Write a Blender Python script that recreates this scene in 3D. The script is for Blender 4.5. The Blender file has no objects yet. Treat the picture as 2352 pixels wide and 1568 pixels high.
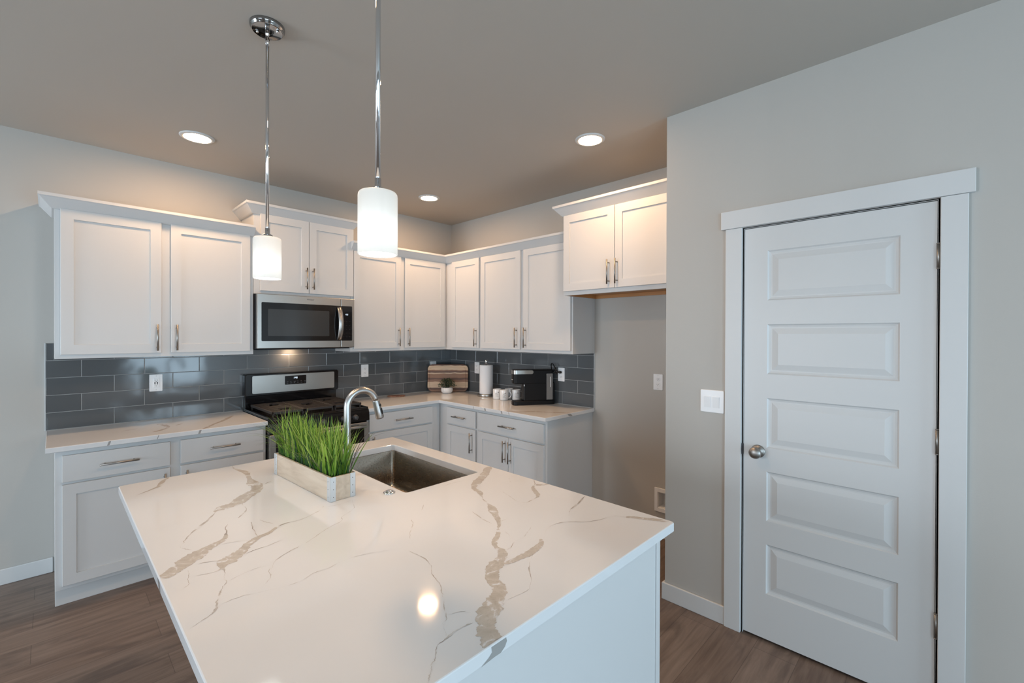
import bpy, bmesh, math, random
from mathutils import Vector, Matrix
rnd = random.Random(7)
S = bpy.context.scene
C = S.collection

# ------------------------------------------------------------------ camera
CAM = Vector((-3.1738, -4.0634, 1.5032))
yaw, pit, rol, FPX = 0.7977, -0.0047, 0.0031, 1033.33
f_ = Vector((math.sin(yaw)*math.cos(pit), math.cos(yaw)*math.cos(pit), math.sin(pit)))
r0 = Vector((math.cos(yaw), -math.sin(yaw), 0)); u0 = r0.cross(f_)
r_ = math.cos(rol)*r0 + math.sin(rol)*u0
u_ = -math.sin(rol)*r0 + math.cos(rol)*u0
cd = bpy.data.cameras.new('camera'); cam = bpy.data.objects.new('camera', cd); C.objects.link(cam)
m = Matrix((r_, u_, -f_)).transposed().to_4x4(); m.translation = CAM; cam.matrix_world = m
cd.sensor_width = 36; cd.lens = 36*FPX/2352; cd.shift_y = -9.415/2352
cd.clip_start = 0.02; cd.clip_end = 100
S.camera = cam

# ------------------------------------------------------------------ world, exposure, daylight at the windows
S.view_settings.view_transform = 'Standard'; S.view_settings.look = 'None'
S.view_settings.gamma = 1; S.view_settings.use_curve_mapping = False
S.view_settings.exposure = -0.02
W = bpy.data.worlds.new('world'); S.world = W; W.use_nodes = True
W.node_tree.nodes['Background'].inputs[0].default_value = (0.62, 0.78, 1.0, 1)
W.node_tree.nodes['Background'].inputs[1].default_value = 1.0

XW, YW = -7.6, -7.4          # far walls of the room, behind and left of the camera
def window_light(name, loc, rot, sx, sy, watts, col):
    l = bpy.data.lights.new(name, 'AREA'); l.shape = 'RECTANGLE'; l.size = sx; l.size_y = sy
    l.energy = watts; l.color = col
    o = bpy.data.objects.new(name, l); C.objects.link(o); o.location = loc; o.rotation_euler = rot
DAY = (0.62, 0.84, 1.0)
window_light('window_daylight', (XW-0.05, -4.9, 1.25), (0, math.radians(-90), 0), 1.6, 2.4, 52, (0.84, 0.92, 1.0))
window_light('window_daylight', (XW-0.05, -1.05, 1.25), (0, math.radians(-90), 0), 1.6, 1.4, 145, (0.80, 0.90, 1.0))  # light of the added left window, aimed at the alcove-side cabinets
window_light('window_daylight', (-1.45, YW-0.05, 1.15), (math.radians(90), 0, 0), 1.2, 2.0, 66, DAY)  # light of the added front window, brightens the range-wall drawers
window_light('window_daylight', (-4.75, YW-0.05, 1.15), (math.radians(90), 0, 0), 2.1, 2.0, 112, DAY)
WARM = (1.0, 0.60, 0.32)

# ------------------------------------------------------------------ materials
def mat(name, col=(0.8,0.8,0.8), rough=0.5, metal=0.0, spec=0.5, bump=None, **kw):
    mt = bpy.data.materials.new(name); mt.use_nodes = True
    nt = mt.node_tree; b = nt.nodes['Principled BSDF']
    b.inputs['Base Color'].default_value = (*col, 1); b.inputs['Roughness'].default_value = rough
    b.inputs['Metallic'].default_value = metal; b.inputs['Specular IOR Level'].default_value = spec
    for k, v in kw.items(): b.inputs[k.replace('_', ' ')].default_value = v
    if bump:                                     # (scale, strength[, stretch])
        tc = nt.nodes.new('ShaderNodeTexCoord'); mp = nt.nodes.new('ShaderNodeMapping')
        mp.inputs['Scale'].default_value = bump[2] if len(bump) > 2 else (1,1,1)
        n = nt.nodes.new('ShaderNodeTexNoise'); n.inputs['Scale'].default_value = bump[0]; n.inputs['Detail'].default_value = 3
        bp = nt.nodes.new('ShaderNodeBump'); bp.inputs['Strength'].default_value = bump[1]; bp.inputs['Distance'].default_value = 0.002
        L = nt.links.new
        L(tc.outputs['Object'], mp.inputs[0]); L(mp.outputs[0], n.inputs['Vector']); L(n.outputs['Fac'], bp.inputs['Height']); L(bp.outputs[0], b.inputs['Normal'])
    return mt
def emit(name, col, st):
    mt = bpy.data.materials.new(name); mt.use_nodes = True; nt = mt.node_tree
    nt.nodes.remove(nt.nodes['Principled BSDF']); e = nt.nodes.new('ShaderNodeEmission')
    e.inputs[0].default_value = (*col, 1); e.inputs[1].default_value = st
    nt.links.new(e.outputs[0], nt.nodes['Material Output'].inputs[0]); return mt
class NT:
    def __init__(s, mt): s.t = mt.node_tree; s.b = s.t.nodes['Principled BSDF']
    def n(s, ty, ins=None, **kw):
        nd = s.t.nodes.new('ShaderNode'+ty)
        for k, v in kw.items(): setattr(nd, k, v)
        for k, v in (ins or {}).items():
            if hasattr(v, 'is_output') : s.t.links.new(v, nd.inputs[k])
            else: nd.inputs[k].default_value = v
        return nd
    def ramp(s, fac, stops):
        r = s.n('ValToRGB', {0: fac}); e = r.color_ramp.elements
        while len(e) < len(stops): e.new(0.5)
        for i, (p, c) in enumerate(stops): e[i].position = p; e[i].color = (*c, 1)
        return r.outputs[0]
    def coord(s, scale=(1,1,1), rot=(0,0,0)):
        return s.n('Mapping', {0: s.n('TexCoord').outputs['Object'], 'Scale': scale, 'Rotation': rot}).outputs[0]
    def mix(s, f, a, b, ty='MIX'):
        q = s.n('Mix', data_type='RGBA', blend_type=ty)
        for i, v in ((0, f), (6, a), (7, b)):
            if hasattr(v, 'is_output'): s.t.links.new(v, q.inputs[i])
            else: q.inputs[i].default_value = v if i == 0 else (*v, 1)
        return q.outputs[2]
    def to(s, out, name): s.t.links.new(out, s.b.inputs[name])

WALLC = (0.462, 0.445, 0.415)
M_wall = mat('wall_paint', WALLC, 0.55, spec=0.3, bump=(180, 0.10))
M_ceil = mat('ceiling_paint', (0.465, 0.435, 0.395), 0.6, spec=0.25, bump=(90, 0.15))
M_cab = mat('cabinet_white', (0.605, 0.61, 0.61), 0.38, spec=0.4)
M_trim = mat('trim_white', (0.60, 0.61, 0.61), 0.40, spec=0.4)
M_wood_under = mat('cabinet_raw_maple', (0.50, 0.24, 0.085), 0.45, bump=(30, 0.1, (1, 12, 12)))
M_nickel = mat('brushed_nickel', (0.33, 0.315, 0.295), 0.40, 1.0)
M_chrome = mat('chrome', (0.72, 0.73, 0.75), 0.07, 1.0)
M_canopy = mat('chrome_dark_reflection', (0.34, 0.345, 0.35), 0.07, 1.0)  # chrome darkened: reflections of the dark room put into its colour
M_black = mat('black_gloss', (0.006, 0.006, 0.007), 0.10, spec=0.5)
M_blackm = mat('black_matte', (0.008, 0.008, 0.009), 0.42, spec=0.22)
M_iron = mat('cast_iron', (0.030, 0.024, 0.021), 0.42, spec=0.5, bump=(300, 0.2))
M_dark = mat('dark_gap', (0.01, 0.01, 0.01), 0.9, spec=0.1)
M_plast = mat('white_plastic', (0.80, 0.81, 0.82), 0.30)
M_slot = mat('dark_slot', (0.03, 0.03, 0.035), 0.5)
M_grout = mat('grout', (0.38, 0.39, 0.39), 0.85, spec=0.2)
M_ceramic = mat('white_ceramic', (0.80, 0.81, 0.82), 0.15)
M_print = mat('grey_print', (0.16, 0.16, 0.17), 0.5)
M_paper = mat('paper_towel', (0.82, 0.82, 0.83), 0.85, spec=0.1, bump=(160, 0.35))
M_digit = emit('clock_digits', (0.75, 0.88, 1.0), 1.6)
M_lens = emit('downlight_lens', (1.0, 0.61, 0.33), 222)
M_bulb = emit('bulb', (1.0, 0.82, 0.62), 30)
M_task = emit('cooktop_task_lamp', (1.0, 0.66, 0.40), 150)
M_soil = mat('moss_filler', (0.05, 0.07, 0.03), 0.9)
M_caulk = mat('edge_strip', (0.55, 0.57, 0.58), 0.4)

def steel(name, col, rough, stretch, bs=0.012, rv=0.05):
    mt = mat(name, col, rough, 1.0); t = NT(mt)
    n = t.n('TexNoise', {'Vector': t.coord(stretch), 'Scale': 60.0, 'Detail': 4.0})
    t.to(t.n('MapRange', {0: n.outputs['Fac'], 3: rough-rv, 4: rough+rv}).outputs[0], 'Roughness')
    b = t.n('Bump', {'Height': n.outputs['Fac'], 'Strength': bs, 'Distance': 0.001}); t.to(b.outputs[0], 'Normal')
    return mt
M_steel = steel('stainless_steel', (0.44, 0.425, 0.40), 0.30, (0.15, 14, 14))
M_sink = steel('sink_steel', (0.36, 0.31, 0.255), 0.27, (3, 0.3, 3), 0.004, 0.02)  # brown tint puts the bowl's warm reflections into the steel colour
M_faucet = mat('faucet_steel', (0.47, 0.46, 0.45), 0.34, 1.0)
M_galv = steel('galvanised_steel', (0.66, 0.69, 0.71), 0.48, (2, 2, 2))

M_tile = mat('grey_glazed_tile', (0.085, 0.095, 0.105), 0.09, spec=0.55); t = NT(M_tile)
geo = t.n('NewGeometry'); t.to(t.ramp(geo.outputs['Random Per Island'], [(0, (0.086, 0.093, 0.099)), (1, (0.112, 0.119, 0.125))]), 'Base Color')
n = t.n('TexNoise', {'Vector': t.coord(), 'Scale': 9.0, 'Detail': 1.0})
t.to(t.n('Bump', {'Height': n.outputs['Fac'], 'Strength': 0.12, 'Distance': 0.004}).outputs[0], 'Normal')

M_quartz = mat('white_quartz', (0.7, 0.69, 0.68), 0.065, spec=0.5); t = NT(M_quartz)
n = t.n('TexNoise', {'Vector': t.coord(), 'Scale': 2.2, 'Detail': 5.0})
t.to(t.ramp(n.outputs['Fac'], [(0.35, (0.69, 0.70, 0.71)), (0.65, (0.72, 0.73, 0.74))]), 'Base Color')
M_vein = mat('quartz_vein', (0.5, 0.45, 0.4), 0.065, spec=0.5); t = NT(M_vein)
n1 = t.n('TexNoise', {'Vector': t.coord((1, 1, 1)), 'Scale': 26.0, 'Detail': 6.0, 'Distortion': 1.2})
n2 = t.n('TexNoise', {'Vector': t.coord((1, 1, 1)), 'Scale': 70.0, 'Detail': 3.0, 'Distortion': 2.0})
c1 = t.ramp(n1.outputs['Fac'], [(0.30, (0.46, 0.415, 0.36)), (0.52, (0.52, 0.475, 0.42)), (0.58, (0.54, 0.50, 0.45)), (0.63, (0.70, 0.705, 0.71))])
t.to(t.mix(t.n('MapRange', {0: n2.outputs['Fac'], 1: 0.52, 2: 0.7, 3: 0, 4: 0.45}).outputs[0], c1, (0.40, 0.35, 0.30)), 'Base Color')
M_veinthin = mat('quartz_vein_thin', (0.60, 0.555, 0.50), 0.065, spec=0.5); t = NT(M_veinthin)
n1 = t.n('TexNoise', {'Vector': t.coord(), 'Scale': 22.0, 'Detail': 4.0})
t.to(t.ramp(n1.outputs['Fac'], [(0.34, (0.36, 0.325, 0.29)), (0.48, (0.50, 0.465, 0.43)), (0.62, (0.70, 0.705, 0.71))]), 'Base Color')

M_veinedge = mat('quartz_vein_edge', (0.33, 0.325, 0.315), 0.1)
M_floor = mat('plank_floor', (0.15, 0.1, 0.08), 0.42, spec=0.4); t = NT(M_floor)
vec = t.n('Mapping', {0: t.n('TexCoord').outputs['Object'], 'Location': (0.35, 0.005, 0)}).outputs[0]
br = t.n('TexBrick', {'Vector': vec, 'Color1': (0.0, 0.0, 0.0, 1), 'Color2': (1, 1, 1, 1), 'Mortar': (0.3, 0.3, 0.3, 1), 'Scale': 1.0,
    'Mortar Size': 0.0012, 'Mortar Smooth': 0.0, 'Bias': 0.0, 'Brick Width': 1.22, 'Row Height': 0.178}, offset=0.37, offset_frequency=2, squash=1)
gr = t.n('TexNoise', {'Vector': t.n('Mapping', {0: vec, 'Scale': (0.9, 11, 1)}).outputs[0], 'Scale': 3.2, 'Detail': 8.0, 'Roughness': 0.62, 'Distortion': 0.6})
gr2 = t.n('TexNoise', {'Vector': t.n('Mapping', {0: vec, 'Scale': (1.6, 4, 1)}).outputs[0], 'Scale': 1.7, 'Detail': 4.0, 'Distortion': 1.4})
base = t.ramp(gr.outputs['Fac'], [(0.28, (0.085, 0.056, 0.042)), (0.50, (0.165, 0.118, 0.092)), (0.72, (0.235, 0.180, 0.145))])
pl = t.mix(0.30, base, t.ramp(br.outputs['Color'], [(0, (0.115, 0.080, 0.062)), (1, (0.25, 0.195, 0.16))]))
pl = t.mix(t.n('MapRange', {0: gr2.outputs['Fac'], 1: 0.54, 2: 0.74, 3: 0.0, 4: 0.7}).outputs[0], pl, (0.070, 0.050, 0.042))
pl = t.mix(t.n('MapRange', {0: br.outputs['Fac'], 3: 0.0, 4: 0.6}).outputs[0], pl, (0.05, 0.035, 0.028)); t.to(pl, 'Base Color')
t.to(t.n('Bump', {'Height': gr.outputs['Fac'], 'Strength': 0.15, 'Distance': 0.001}).outputs[0], 'Normal')

def wood(name, stops, scale, stretch, rough=0.5):
    mt = mat(name, stops[0][1], rough); t = NT(mt)
    n = t.n('TexNoise', {'Vector': t.coord(stretch), 'Scale': scale, 'Detail': 7.0, 'Distortion': 0.8})
    t.to(t.ramp(n.outputs['Fac'], stops), 'Base Color'); return mt
M_pine = wood('pale_pine', [(0.25, (0.47, 0.36, 0.265)), (0.5, (0.58, 0.465, 0.355)), (0.75, (0.64, 0.53, 0.415))], 6, (7, 1.0, 7))
M_coaster = wood('coaster_wood', [(0.3, (0.16, 0.07, 0.04)), (0.7, (0.30, 0.14, 0.08))], 14, (3, 3, 3))
M_acacia = mat('acacia_board', (0.3, 0.15, 0.08), 0.40); t = NT(M_acacia)          # glued staves of light and dark wood
tc = t.n('TexCoord').outputs['Object']; sx = t.n('SeparateXYZ', {0: tc})
wob = t.n('TexNoise', {'Vector': t.n('Mapping', {0: tc, 'Scale': (6, 6, 14)}).outputs[0], 'Scale': 1.6, 'Detail': 2.0})
zz = t.n('Math', {0: sx.outputs['Z'], 1: t.n('Math', {0: wob.outputs['Fac'], 1: 0.022}, operation='MULTIPLY').outputs[0]}, operation='ADD').outputs[0]
zn = t.n('Math', {0: zz, 1: 3.3}, operation='MULTIPLY').outputs[0]
LT, DK, MD = (0.66, 0.47, 0.31), (0.115, 0.045, 0.022), (0.27, 0.13, 0.066)
st = t.ramp(zn, [(0.0, MD), (0.10, DK), (0.17, LT), (0.33, LT), (0.38, MD), (0.46, DK), (0.52, MD), (0.60, MD), (0.665, LT), (0.70, DK), (0.76, MD), (0.80, LT), (0.90, LT), (0.95, DK)])
for nd in t.t.nodes:
    if nd.type == 'VALTORGB': nd.color_ramp.interpolation = 'CONSTANT'
gn = t.n('TexNoise', {'Vector': t.n('Mapping', {0: tc, 'Scale': (3, 3, 60)}).outputs[0], 'Scale': 3.0, 'Detail': 5.0})
t.to(t.mix(t.n('MapRange', {0: gn.outputs['Fac'], 1: 0.35, 2: 0.75, 3: 0, 4: 0.38}).outputs[0], st, (0.13, 0.06, 0.03)), 'Base Color')

M_shade = bpy.data.materials.new('frosted_glass_shade'); M_shade.use_nodes = True; nt = M_shade.node_tree
b = nt.nodes['Principled BSDF']; b.inputs['Base Color'].default_value = (0.9, 0.88, 0.84, 1); b.inputs['Roughness'].default_value = 0.25
tr = nt.nodes.new('ShaderNodeBsdfTranslucent'); tr.inputs[0].default_value = (0.019, 0.0185, 0.0175, 1)
mx = nt.nodes.new('ShaderNodeMixShader'); mx.inputs[0].default_value = 0.55
em = nt.nodes.new('ShaderNodeEmission'); em.inputs[0].default_value = (1, 0.95, 0.86, 1); em.inputs[1].default_value = 0.35
ad = nt.nodes.new('ShaderNodeAddShader')
nt.links.new(b.outputs[0], mx.inputs[1]); nt.links.new(tr.outputs[0], mx.inputs[2]); nt.links.new(mx.outputs[0], ad.inputs[0]); nt.links.new(em.outputs[0], ad.inputs[1])
nt.links.new(ad.outputs[0], nt.nodes['Material Output'].inputs[0])

def leafmat(name, stops, trans=0.35):
    mt = mat(name, stops[0][1], 0.45, spec=0.3); t = NT(mt)
    a = t.n('Attribute', attribute_name='tint'); c = t.ramp(a.outputs['Fac'], stops); t.to(c, 'Base Color')
    tr = t.n('BsdfTranslucent', {0: c}); mx = t.n('MixShader', {0: trans}); t.t.links.new(t.b.outputs[0], mx.inputs[1]); t.t.links.new(tr.outputs[0], mx.inputs[2])
    t.t.links.new(mx.outputs[0], t.t.nodes['Material Output'].inputs[0]); return mt
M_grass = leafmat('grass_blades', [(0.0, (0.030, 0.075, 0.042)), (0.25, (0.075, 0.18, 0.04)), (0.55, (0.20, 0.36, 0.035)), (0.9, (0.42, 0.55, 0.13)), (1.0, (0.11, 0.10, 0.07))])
M_leaf = leafmat('small_leaves', [(0.0, (0.018, 0.035, 0.020)), (1.0, (0.075, 0.125, 0.070))], 0.2)
M_tank = mat('clear_tank', (0.75, 0.75, 0.75), 0.08, Transmission_Weight=0.85, IOR=1.2)

# ------------------------------------------------------------------ mesh helpers
TA = lambda p: Vector((p[0], -p[1], p[2]))       # along the range wall: (u, depth out of wall, z)
TB = lambda p: Vector((-p[1], -p[0], p[2]))      # along the alcove wall
TI = lambda p: Vector(p)
class MB:
    def __init__(s, T=TI): s.bm = bmesh.new(); s.T = T; s.mi = 0; s.smooth = False
    def add(s, vs, fs, smooth=None):
        bv = [s.bm.verts.new(s.T(v)) for v in vs]; out = []
        for f in fs:
            try: fc = s.bm.faces.new([bv[i] for i in f])
            except ValueError: continue
            fc.material_index = s.mi; fc.smooth = s.smooth if smooth is None else smooth; out.append(fc)
        return bv, out
    def box(s, a0, a1, b0, b1, c0, c1, bev=0.0, seg=2):
        (a0, a1), (b0, b1), (c0, c1) = sorted((a0, a1)), sorted((b0, b1)), sorted((c0, c1))
        vs = [(a, b, c) for a in (a0, a1) for b in (b0, b1) for c in (c0, c1)]
        fs = [(0,1,3,2), (4,6,7,5), (0,4,5,1), (2,3,7,6), (0,2,6,4), (1,5,7,3)]
        bv, fc = s.add(vs, fs)
        if bev > 0:
            ed = {e for f in fc for e in f.edges}
            bmesh.ops.recalc_face_normals(s.bm, faces=fc)
            bmesh.ops.bevel(s.bm, geom=list(ed), offset=min(bev, 0.49*min(a1-a0, b1-b0, c1-c0)), segments=seg, affect='EDGES', profile=0.5, material=-1)
        return s
    def loops(s, rings, cap0=True, cap1=True, smooth=None, closed=True):
        n = len(rings[0]); vs = [p for r in rings for p in r]; fs = []
        for i in range(len(rings)-1):
            for j in range(n if closed else n-1):
                k = (j+1) % n; fs.append((i*n+j, i*n+k, (i+1)*n+k, (i+1)*n+j))
        if cap0: fs.append(tuple(range(n))[::-1])
        if cap1: fs.append(tuple((len(rings)-1)*n+j for j in range(n)))
        return s.add(vs, fs, smooth)
    def lathe(s, c, prof, n=32, axis=2, cap0=True, cap1=True, smooth=True):
        rings = []
        for r, h in prof:
            ring = []
            for j in range(n):
                a = 2*math.pi*j/n; p = [0, 0, 0]; p[axis] = h
                p[(axis+1) % 3] = r*math.cos(a); p[(axis+2) % 3] = r*math.sin(a)
                ring.append(tuple(p[i]+c[i] for i in range(3)))
            rings.append(ring)
        s.loops(rings, cap0, cap1, smooth); return s
    def tube(s, pts, r, n=12, caps=True, smooth=True):
        pts = [Vector(p) for p in pts]; rr = r if isinstance(r, (list, tuple)) else [r]*len(pts); rings = []; nrm = None
        for i, p in enumerate(pts):
            d = (pts[min(i+1, len(pts)-1)]-pts[max(i-1, 0)]).normalized()
            if nrm is None: nrm = d.orthogonal().normalized()
            else: nrm = (nrm-d*nrm.dot(d)).normalized()
            bi = d.cross(nrm)
            rings.append([tuple(p+rr[i]*(math.cos(2*math.pi*j/n)*nrm+math.sin(2*math.pi*j/n)*bi)) for j in range(n)])
        s.loops(rings, caps, caps, smooth); return s
    def prism(s, poly, h0, h1, axis=2, bev=0.0, smooth=False):
        def P(q, h):
            v = [0, 0, 0]; v[axis] = h; v[(axis+1) % 3] = q[0]; v[(axis+2) % 3] = q[1]; return tuple(v)
        bv, fc = s.loops([[P(q, h0) for q in poly], [P(q, h1) for q in poly]])
        if bev:
            bmesh.ops.recalc_face_normals(s.bm, faces=fc)
            ed = {e for f in (fc[-1], fc[-2]) for e in f.edges}
            bmesh.ops.bevel(s.bm, geom=list(ed), offset=bev, segments=2, affect='EDGES', profile=0.5, material=-1)
        return s
    def build(s, name, mats, parent=None, loc=None, recalc=True, autosmooth=True):
        if recalc: bmesh.ops.recalc_face_normals(s.bm, faces=s.bm.faces[:])
        mats = mats if isinstance(mats, (list, tuple)) else [mats]
        if parent is not None: org = ORG[parent.name]
        elif loc is not None: org = Vector(loc)
        else:
            cs = [v.co for v in s.bm.verts]
            org = Vector(((min(c.x for c in cs)+max(c.x for c in cs))/2, (min(c.y for c in cs)+max(c.y for c in cs))/2, min(c.z for c in cs)))
        for v in s.bm.verts: v.co -= org
        me = bpy.data.meshes.new(name); s.bm.to_mesh(me); s.bm.free()
        for q in mats: me.materials.append(q)
        o = bpy.data.objects.new(name, me); C.objects.link(o); ORG[o.name] = org
        if parent is not None: o.parent = parent
        else: o.location = org
        return o
ORG = {}
def thing(name, label, cat, loc, group=None):
    o = bpy.data.objects.new(name, None); o.empty_display_size = 0.05; C.objects.link(o); o.location = loc; ORG[o.name] = Vector(loc)
    return tag(o, label, cat, group)
def tag(o, label, cat, group=None):
    o['label'] = label; o['category'] = cat
    if group: o['group'] = group
    return o
def struct(o, label=None):
    o['kind'] = 'structure'
    if label: o['label'] = label
    return o
def rect(u0, u1, z0, z1, d): return [(u0, d, z0), (u1, d, z0), (u1, d, z1), (u0, d, z1)]
def shaker(mb, u0, u1, z0, z1, d0, d1, fw=0.055, rec=0.008):
    e = 0.0015
    mb.loops([rect(u0, u1, z0, z1, d0), rect(u0, u1, z0, z1, d1-e), rect(u0+e, u1-e, z0+e, z1-e, d1),
              rect(u0+fw, u1-fw, z0+fw, z1-fw, d1), rect(u0+fw+0.001, u1-fw-0.001, z0+fw+0.001, z1-fw-0.001, d1-rec)])
def pull(T, u, z, d, parent, vertical, ln=0.172):
    mb = MB(T); r = 0.0055; off = 0.032; sp = 0.064
    if vertical:
        mb.tube([(u, d+off, z-ln/2), (u, d+off, z+ln/2)], r, 14)
        for q in (-sp, sp): mb.tube([(u, d, z+q), (u, d+off, z+q)], 0.0042, 10)
    else:
        mb.tube([(u-ln/2, d+off, z), (u+ln/2, d+off, z)], r, 14)
        for q in (-sp, sp): mb.tube([(u+q, d, z), (u+q, d+off, z)], 0.0042, 10)
    return mb.build('handle', M_nickel, parent)

# ------------------------------------------------------------------ room shell
H = 2.746; XP = -0.721; YP = -2.899; CT = 0.895
struct(MB().box(XW-0.12, 0.12, YW-0.12, 0.12, -0.05, 0).build('floor', M_floor, loc=(0,0,0)), 'grey brown wood plank floor')
struct(MB().box(XW-0.12, 0.12, YW-0.12, 0.12, H, H+0.06).build('ceiling', M_ceil, loc=(0,0,0)), 'taupe grey painted ceiling')
struct(MB().box(XW-0.12, 0, 0, 0.12, 0, H).build('wall_back', M_wall), 'greige wall behind the range')
mb = MB()                                              # alcove wall with the hole for the ice maker box
y0, y1, z0, z1 = -2.650, -2.500, 0.220, 0.338
mb.box(0, 0.12, YP-0.1, 0, 0, z0).box(0, 0.12, YP-0.1, 0, z1, H).box(0, 0.12, y1, 0, z0, z1).box(0, 0.12, YP-0.1, y0, z0, z1)
struct(mb.build('wall_right', M_wall), 'greige wall of the refrigerator alcove')
mb = MB(); D0, D1, DH = -3.311, -4.026, 2.046
mb.box(XP, XP+0.115, D0, YP, 0, H).box(XP, XP+0.115, YW, D1, 0, H).box(XP, XP+0.115, D1, D0, DH, H)
mb.box(XP+0.115, 0, YP-0.1, YP, 0, H)
mb.box(XP+0.2, XP+0.22, D1-0.1, D0+0.1, 0, DH+0.1).box(XP+0.115, XP+0.2, D1-0.1, D1-0.08, 0, DH+0.1).box(XP+0.115, XP+0.2, D0+0.08, D0+0.1, 0, DH+0.1).box(XP+0.115, XP+0.2, D1-0.1, D0+0.1, DH+0.08, DH+0.1)  # unseen box added behind the door to stop light leaking through the gap
struct(mb.build('wall_pantry', M_wall), 'greige wall around the white panel door')
def wall_with_holes(name, ax, pos, a0, a1, holes):
    mb = MB(); segs = []; c = a0
    for h0, h1, z0, z1 in holes:
        segs += [(c, h0, 0, H), (h0, h1, 0, z0), (h0, h1, z1, H)]; c = h1
    for s, e, b, t in segs+[(c, a1, 0, H)]:
        if ax == 'x': mb.box(pos-0.12, pos, s, e, b, t)
        else: mb.box(s, e, pos-0.12, pos, b, t)
    return struct(mb.build(name, M_wall))
wall_with_holes('wall_left', 'x', XW, YW, 0, [(-6.1, -3.7, 0.45, 2.05), (-1.75, -0.35, 0.45, 2.05)])
wall_with_holes('wall_front', 'y', YW, XW-0.12, XP+0.115, [(-5.8, -3.7, 0.15, 2.15), (-2.05, -0.85, 0.15, 2.15)])
def window_frame(name, T, a0, a1, z0, z1, nmul):
    mb = MB(T); w = 0.07
    mb.box(a0-w, a0, -0.03, 0.02, z0-w, z1+w).box(a1, a1+w, -0.03, 0.02, z0-w, z1+w).box(a0, a1, -0.03, 0.02, z1, z1+w).box(a0, a1, -0.03, 0.02, z0-w, z0)
    for i in range(1, nmul): c = a0+(a1-a0)*i/nmul; mb.box(c-0.03, c+0.03, -0.03, 0.02, z0, z1)
    return struct(mb.build(name, M_trim))
window_frame('window_1', lambda p: Vector((XW+p[1], p[0], p[2])), -6.1, -3.7, 0.45, 2.05, 3)
window_frame('added_window_3', lambda p: Vector((XW+p[1], p[0], p[2])), -1.75, -0.35, 0.45, 2.05, 2)  # unseen window, added to brighten the low cabinets on the alcove wall
window_frame('window_2', lambda p: Vector((p[0], YW+p[1], p[2])), -5.8, -3.7, 0.15, 2.15, 2)
window_frame('added_window_4', lambda p: Vector((p[0], YW+p[1], p[2])), -2.05, -0.85, 0.15, 2.15, 1)  # unseen window, added for frontal light on the range-wall base cabinets
struct(MB().box(XW, -3.166, -0.013, 0, 0, 0.094, 0.004).build('baseboard_back', M_trim), 'white baseboard left of the base cabinets')
struct(MB().box(-0.013, 0, YP, -1.936, 0, 0.094, 0.004).build('baseboard_alcove', M_trim))
mb = MB(); mb.prism([(XP-0.013, -3.226), (XP-0.013, YP+0.013), (0, YP+0.013), (0, YP), (XP, YP), (XP, -3.226)], 0, 0.096, bev=0.004)
struct(mb.build('baseboard_pantry', M_trim), 'white baseboard wrapping the wall corner beside the door')
struct(MB().box(XP-0.013, XP, YW, -4.112, 0, 0.096, 0.004).build('baseboard_right', M_trim))
mb = MB(); mb.box(XP-0.018, XP, -3.305, -3.227, 0, 2.050, 0.002).box(XP-0.018, XP, -4.110, -4.032, 0, 2.050, 0.002)
mb.box(XP-0.022, XP, -4.128, -3.205, 2.051, 2.142, 0.002)
mb.box(XP, XP+0.11, -3.312, -3.306, 0, 2.046).box(XP, XP+0.11, -4.031, -4.025, 0, 2.046).box(XP, XP+0.11, -4.031, -3.306, 2.0445, 2.05)
struct(mb.build('trim_1', M_trim), 'flat white casing and header around the panel door')

# panel door: five raised panels
mb = MB(); dy0, dy1, dz0, dz1 = -4.0228, -3.3148, 0.013, 2.0405; xf, xb = XP+0.001, XP+0.038
P = lambda y, z, x: (x, y, z)
py0, py1 = -3.912, -3.418
rows = [(0.236, 0.480), (0.595, 0.838), (0.954, 1.199), (1.317, 1.561), (1.678, 1.922)]
def quad(y0, y1, z0, z1, x): mb.add([P(y0, z0, x), P(y1, z0, x), P(y1, z1, x), P(y0, z1, x)], [(0, 1, 2, 3)])
zs = [dz0]+[z for r in rows for z in r]+[dz1]
for i in range(len(zs)-1):
    quad(dy0, py0, zs[i], zs[i+1], xf); quad(py1, dy1, zs[i], zs[i+1], xf)
    if i % 2 == 0: quad(py0, py1, zs[i], zs[i+1], xf)
for z0, z1 in rows:
    rings = []
    for ins, dep in ((0, 0), (0.006, 0.0065), (0.014, 0.009), (0.020, 0.009), (0.045, 0.0025), (0.047, 0.002)):
        rings.append([P(py0+ins, z0+ins, xf+dep), P(py1-ins, z0+ins, xf+dep), P(py1-ins, z1-ins, xf+dep), P(py0+ins, z1-ins, xf+dep)])
    mb.loops(rings, cap0=False)
mb.add([P(dy0, dz0, xb), P(dy1, dz0, xb), P(dy1, dz1, xb), P(dy0, dz1, xb)], [(0, 1, 2, 3)])
for a, b in (((dy0, dz0), (dy1, dz0)), ((dy1, dz0), (dy1, dz1)), ((dy1, dz1), (dy0, dz1)), ((dy0, dz1), (dy0, dz0))):
    mb.add([P(*a, xf), P(*b, xf), P(*b, xb), P(*a, xb)], [(0, 1, 2, 3)])
bmesh.ops.remove_doubles(mb.bm, verts=mb.bm.verts[:], dist=1e-5)
door = struct(mb.build('door_1', M_trim), 'white five panel door with round satin knob')
mb = MB(); kc = (0, -3.381, 0.932)
mb.lathe(kc, [(0.0315, xf), (0.0315, xf-0.006), (0.027, xf-0.009), (0.0125, xf-0.012), (0.0115, xf-0.030), (0.018, xf-0.034), (0.0260, xf-0.042), (0.0285, xf-0.052), (0.0265, xf-0.061), (0.018, xf-0.068), (0.0065, xf-0.0705)], 32, axis=0)
mb.build('knob', M_nickel, door)
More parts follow.
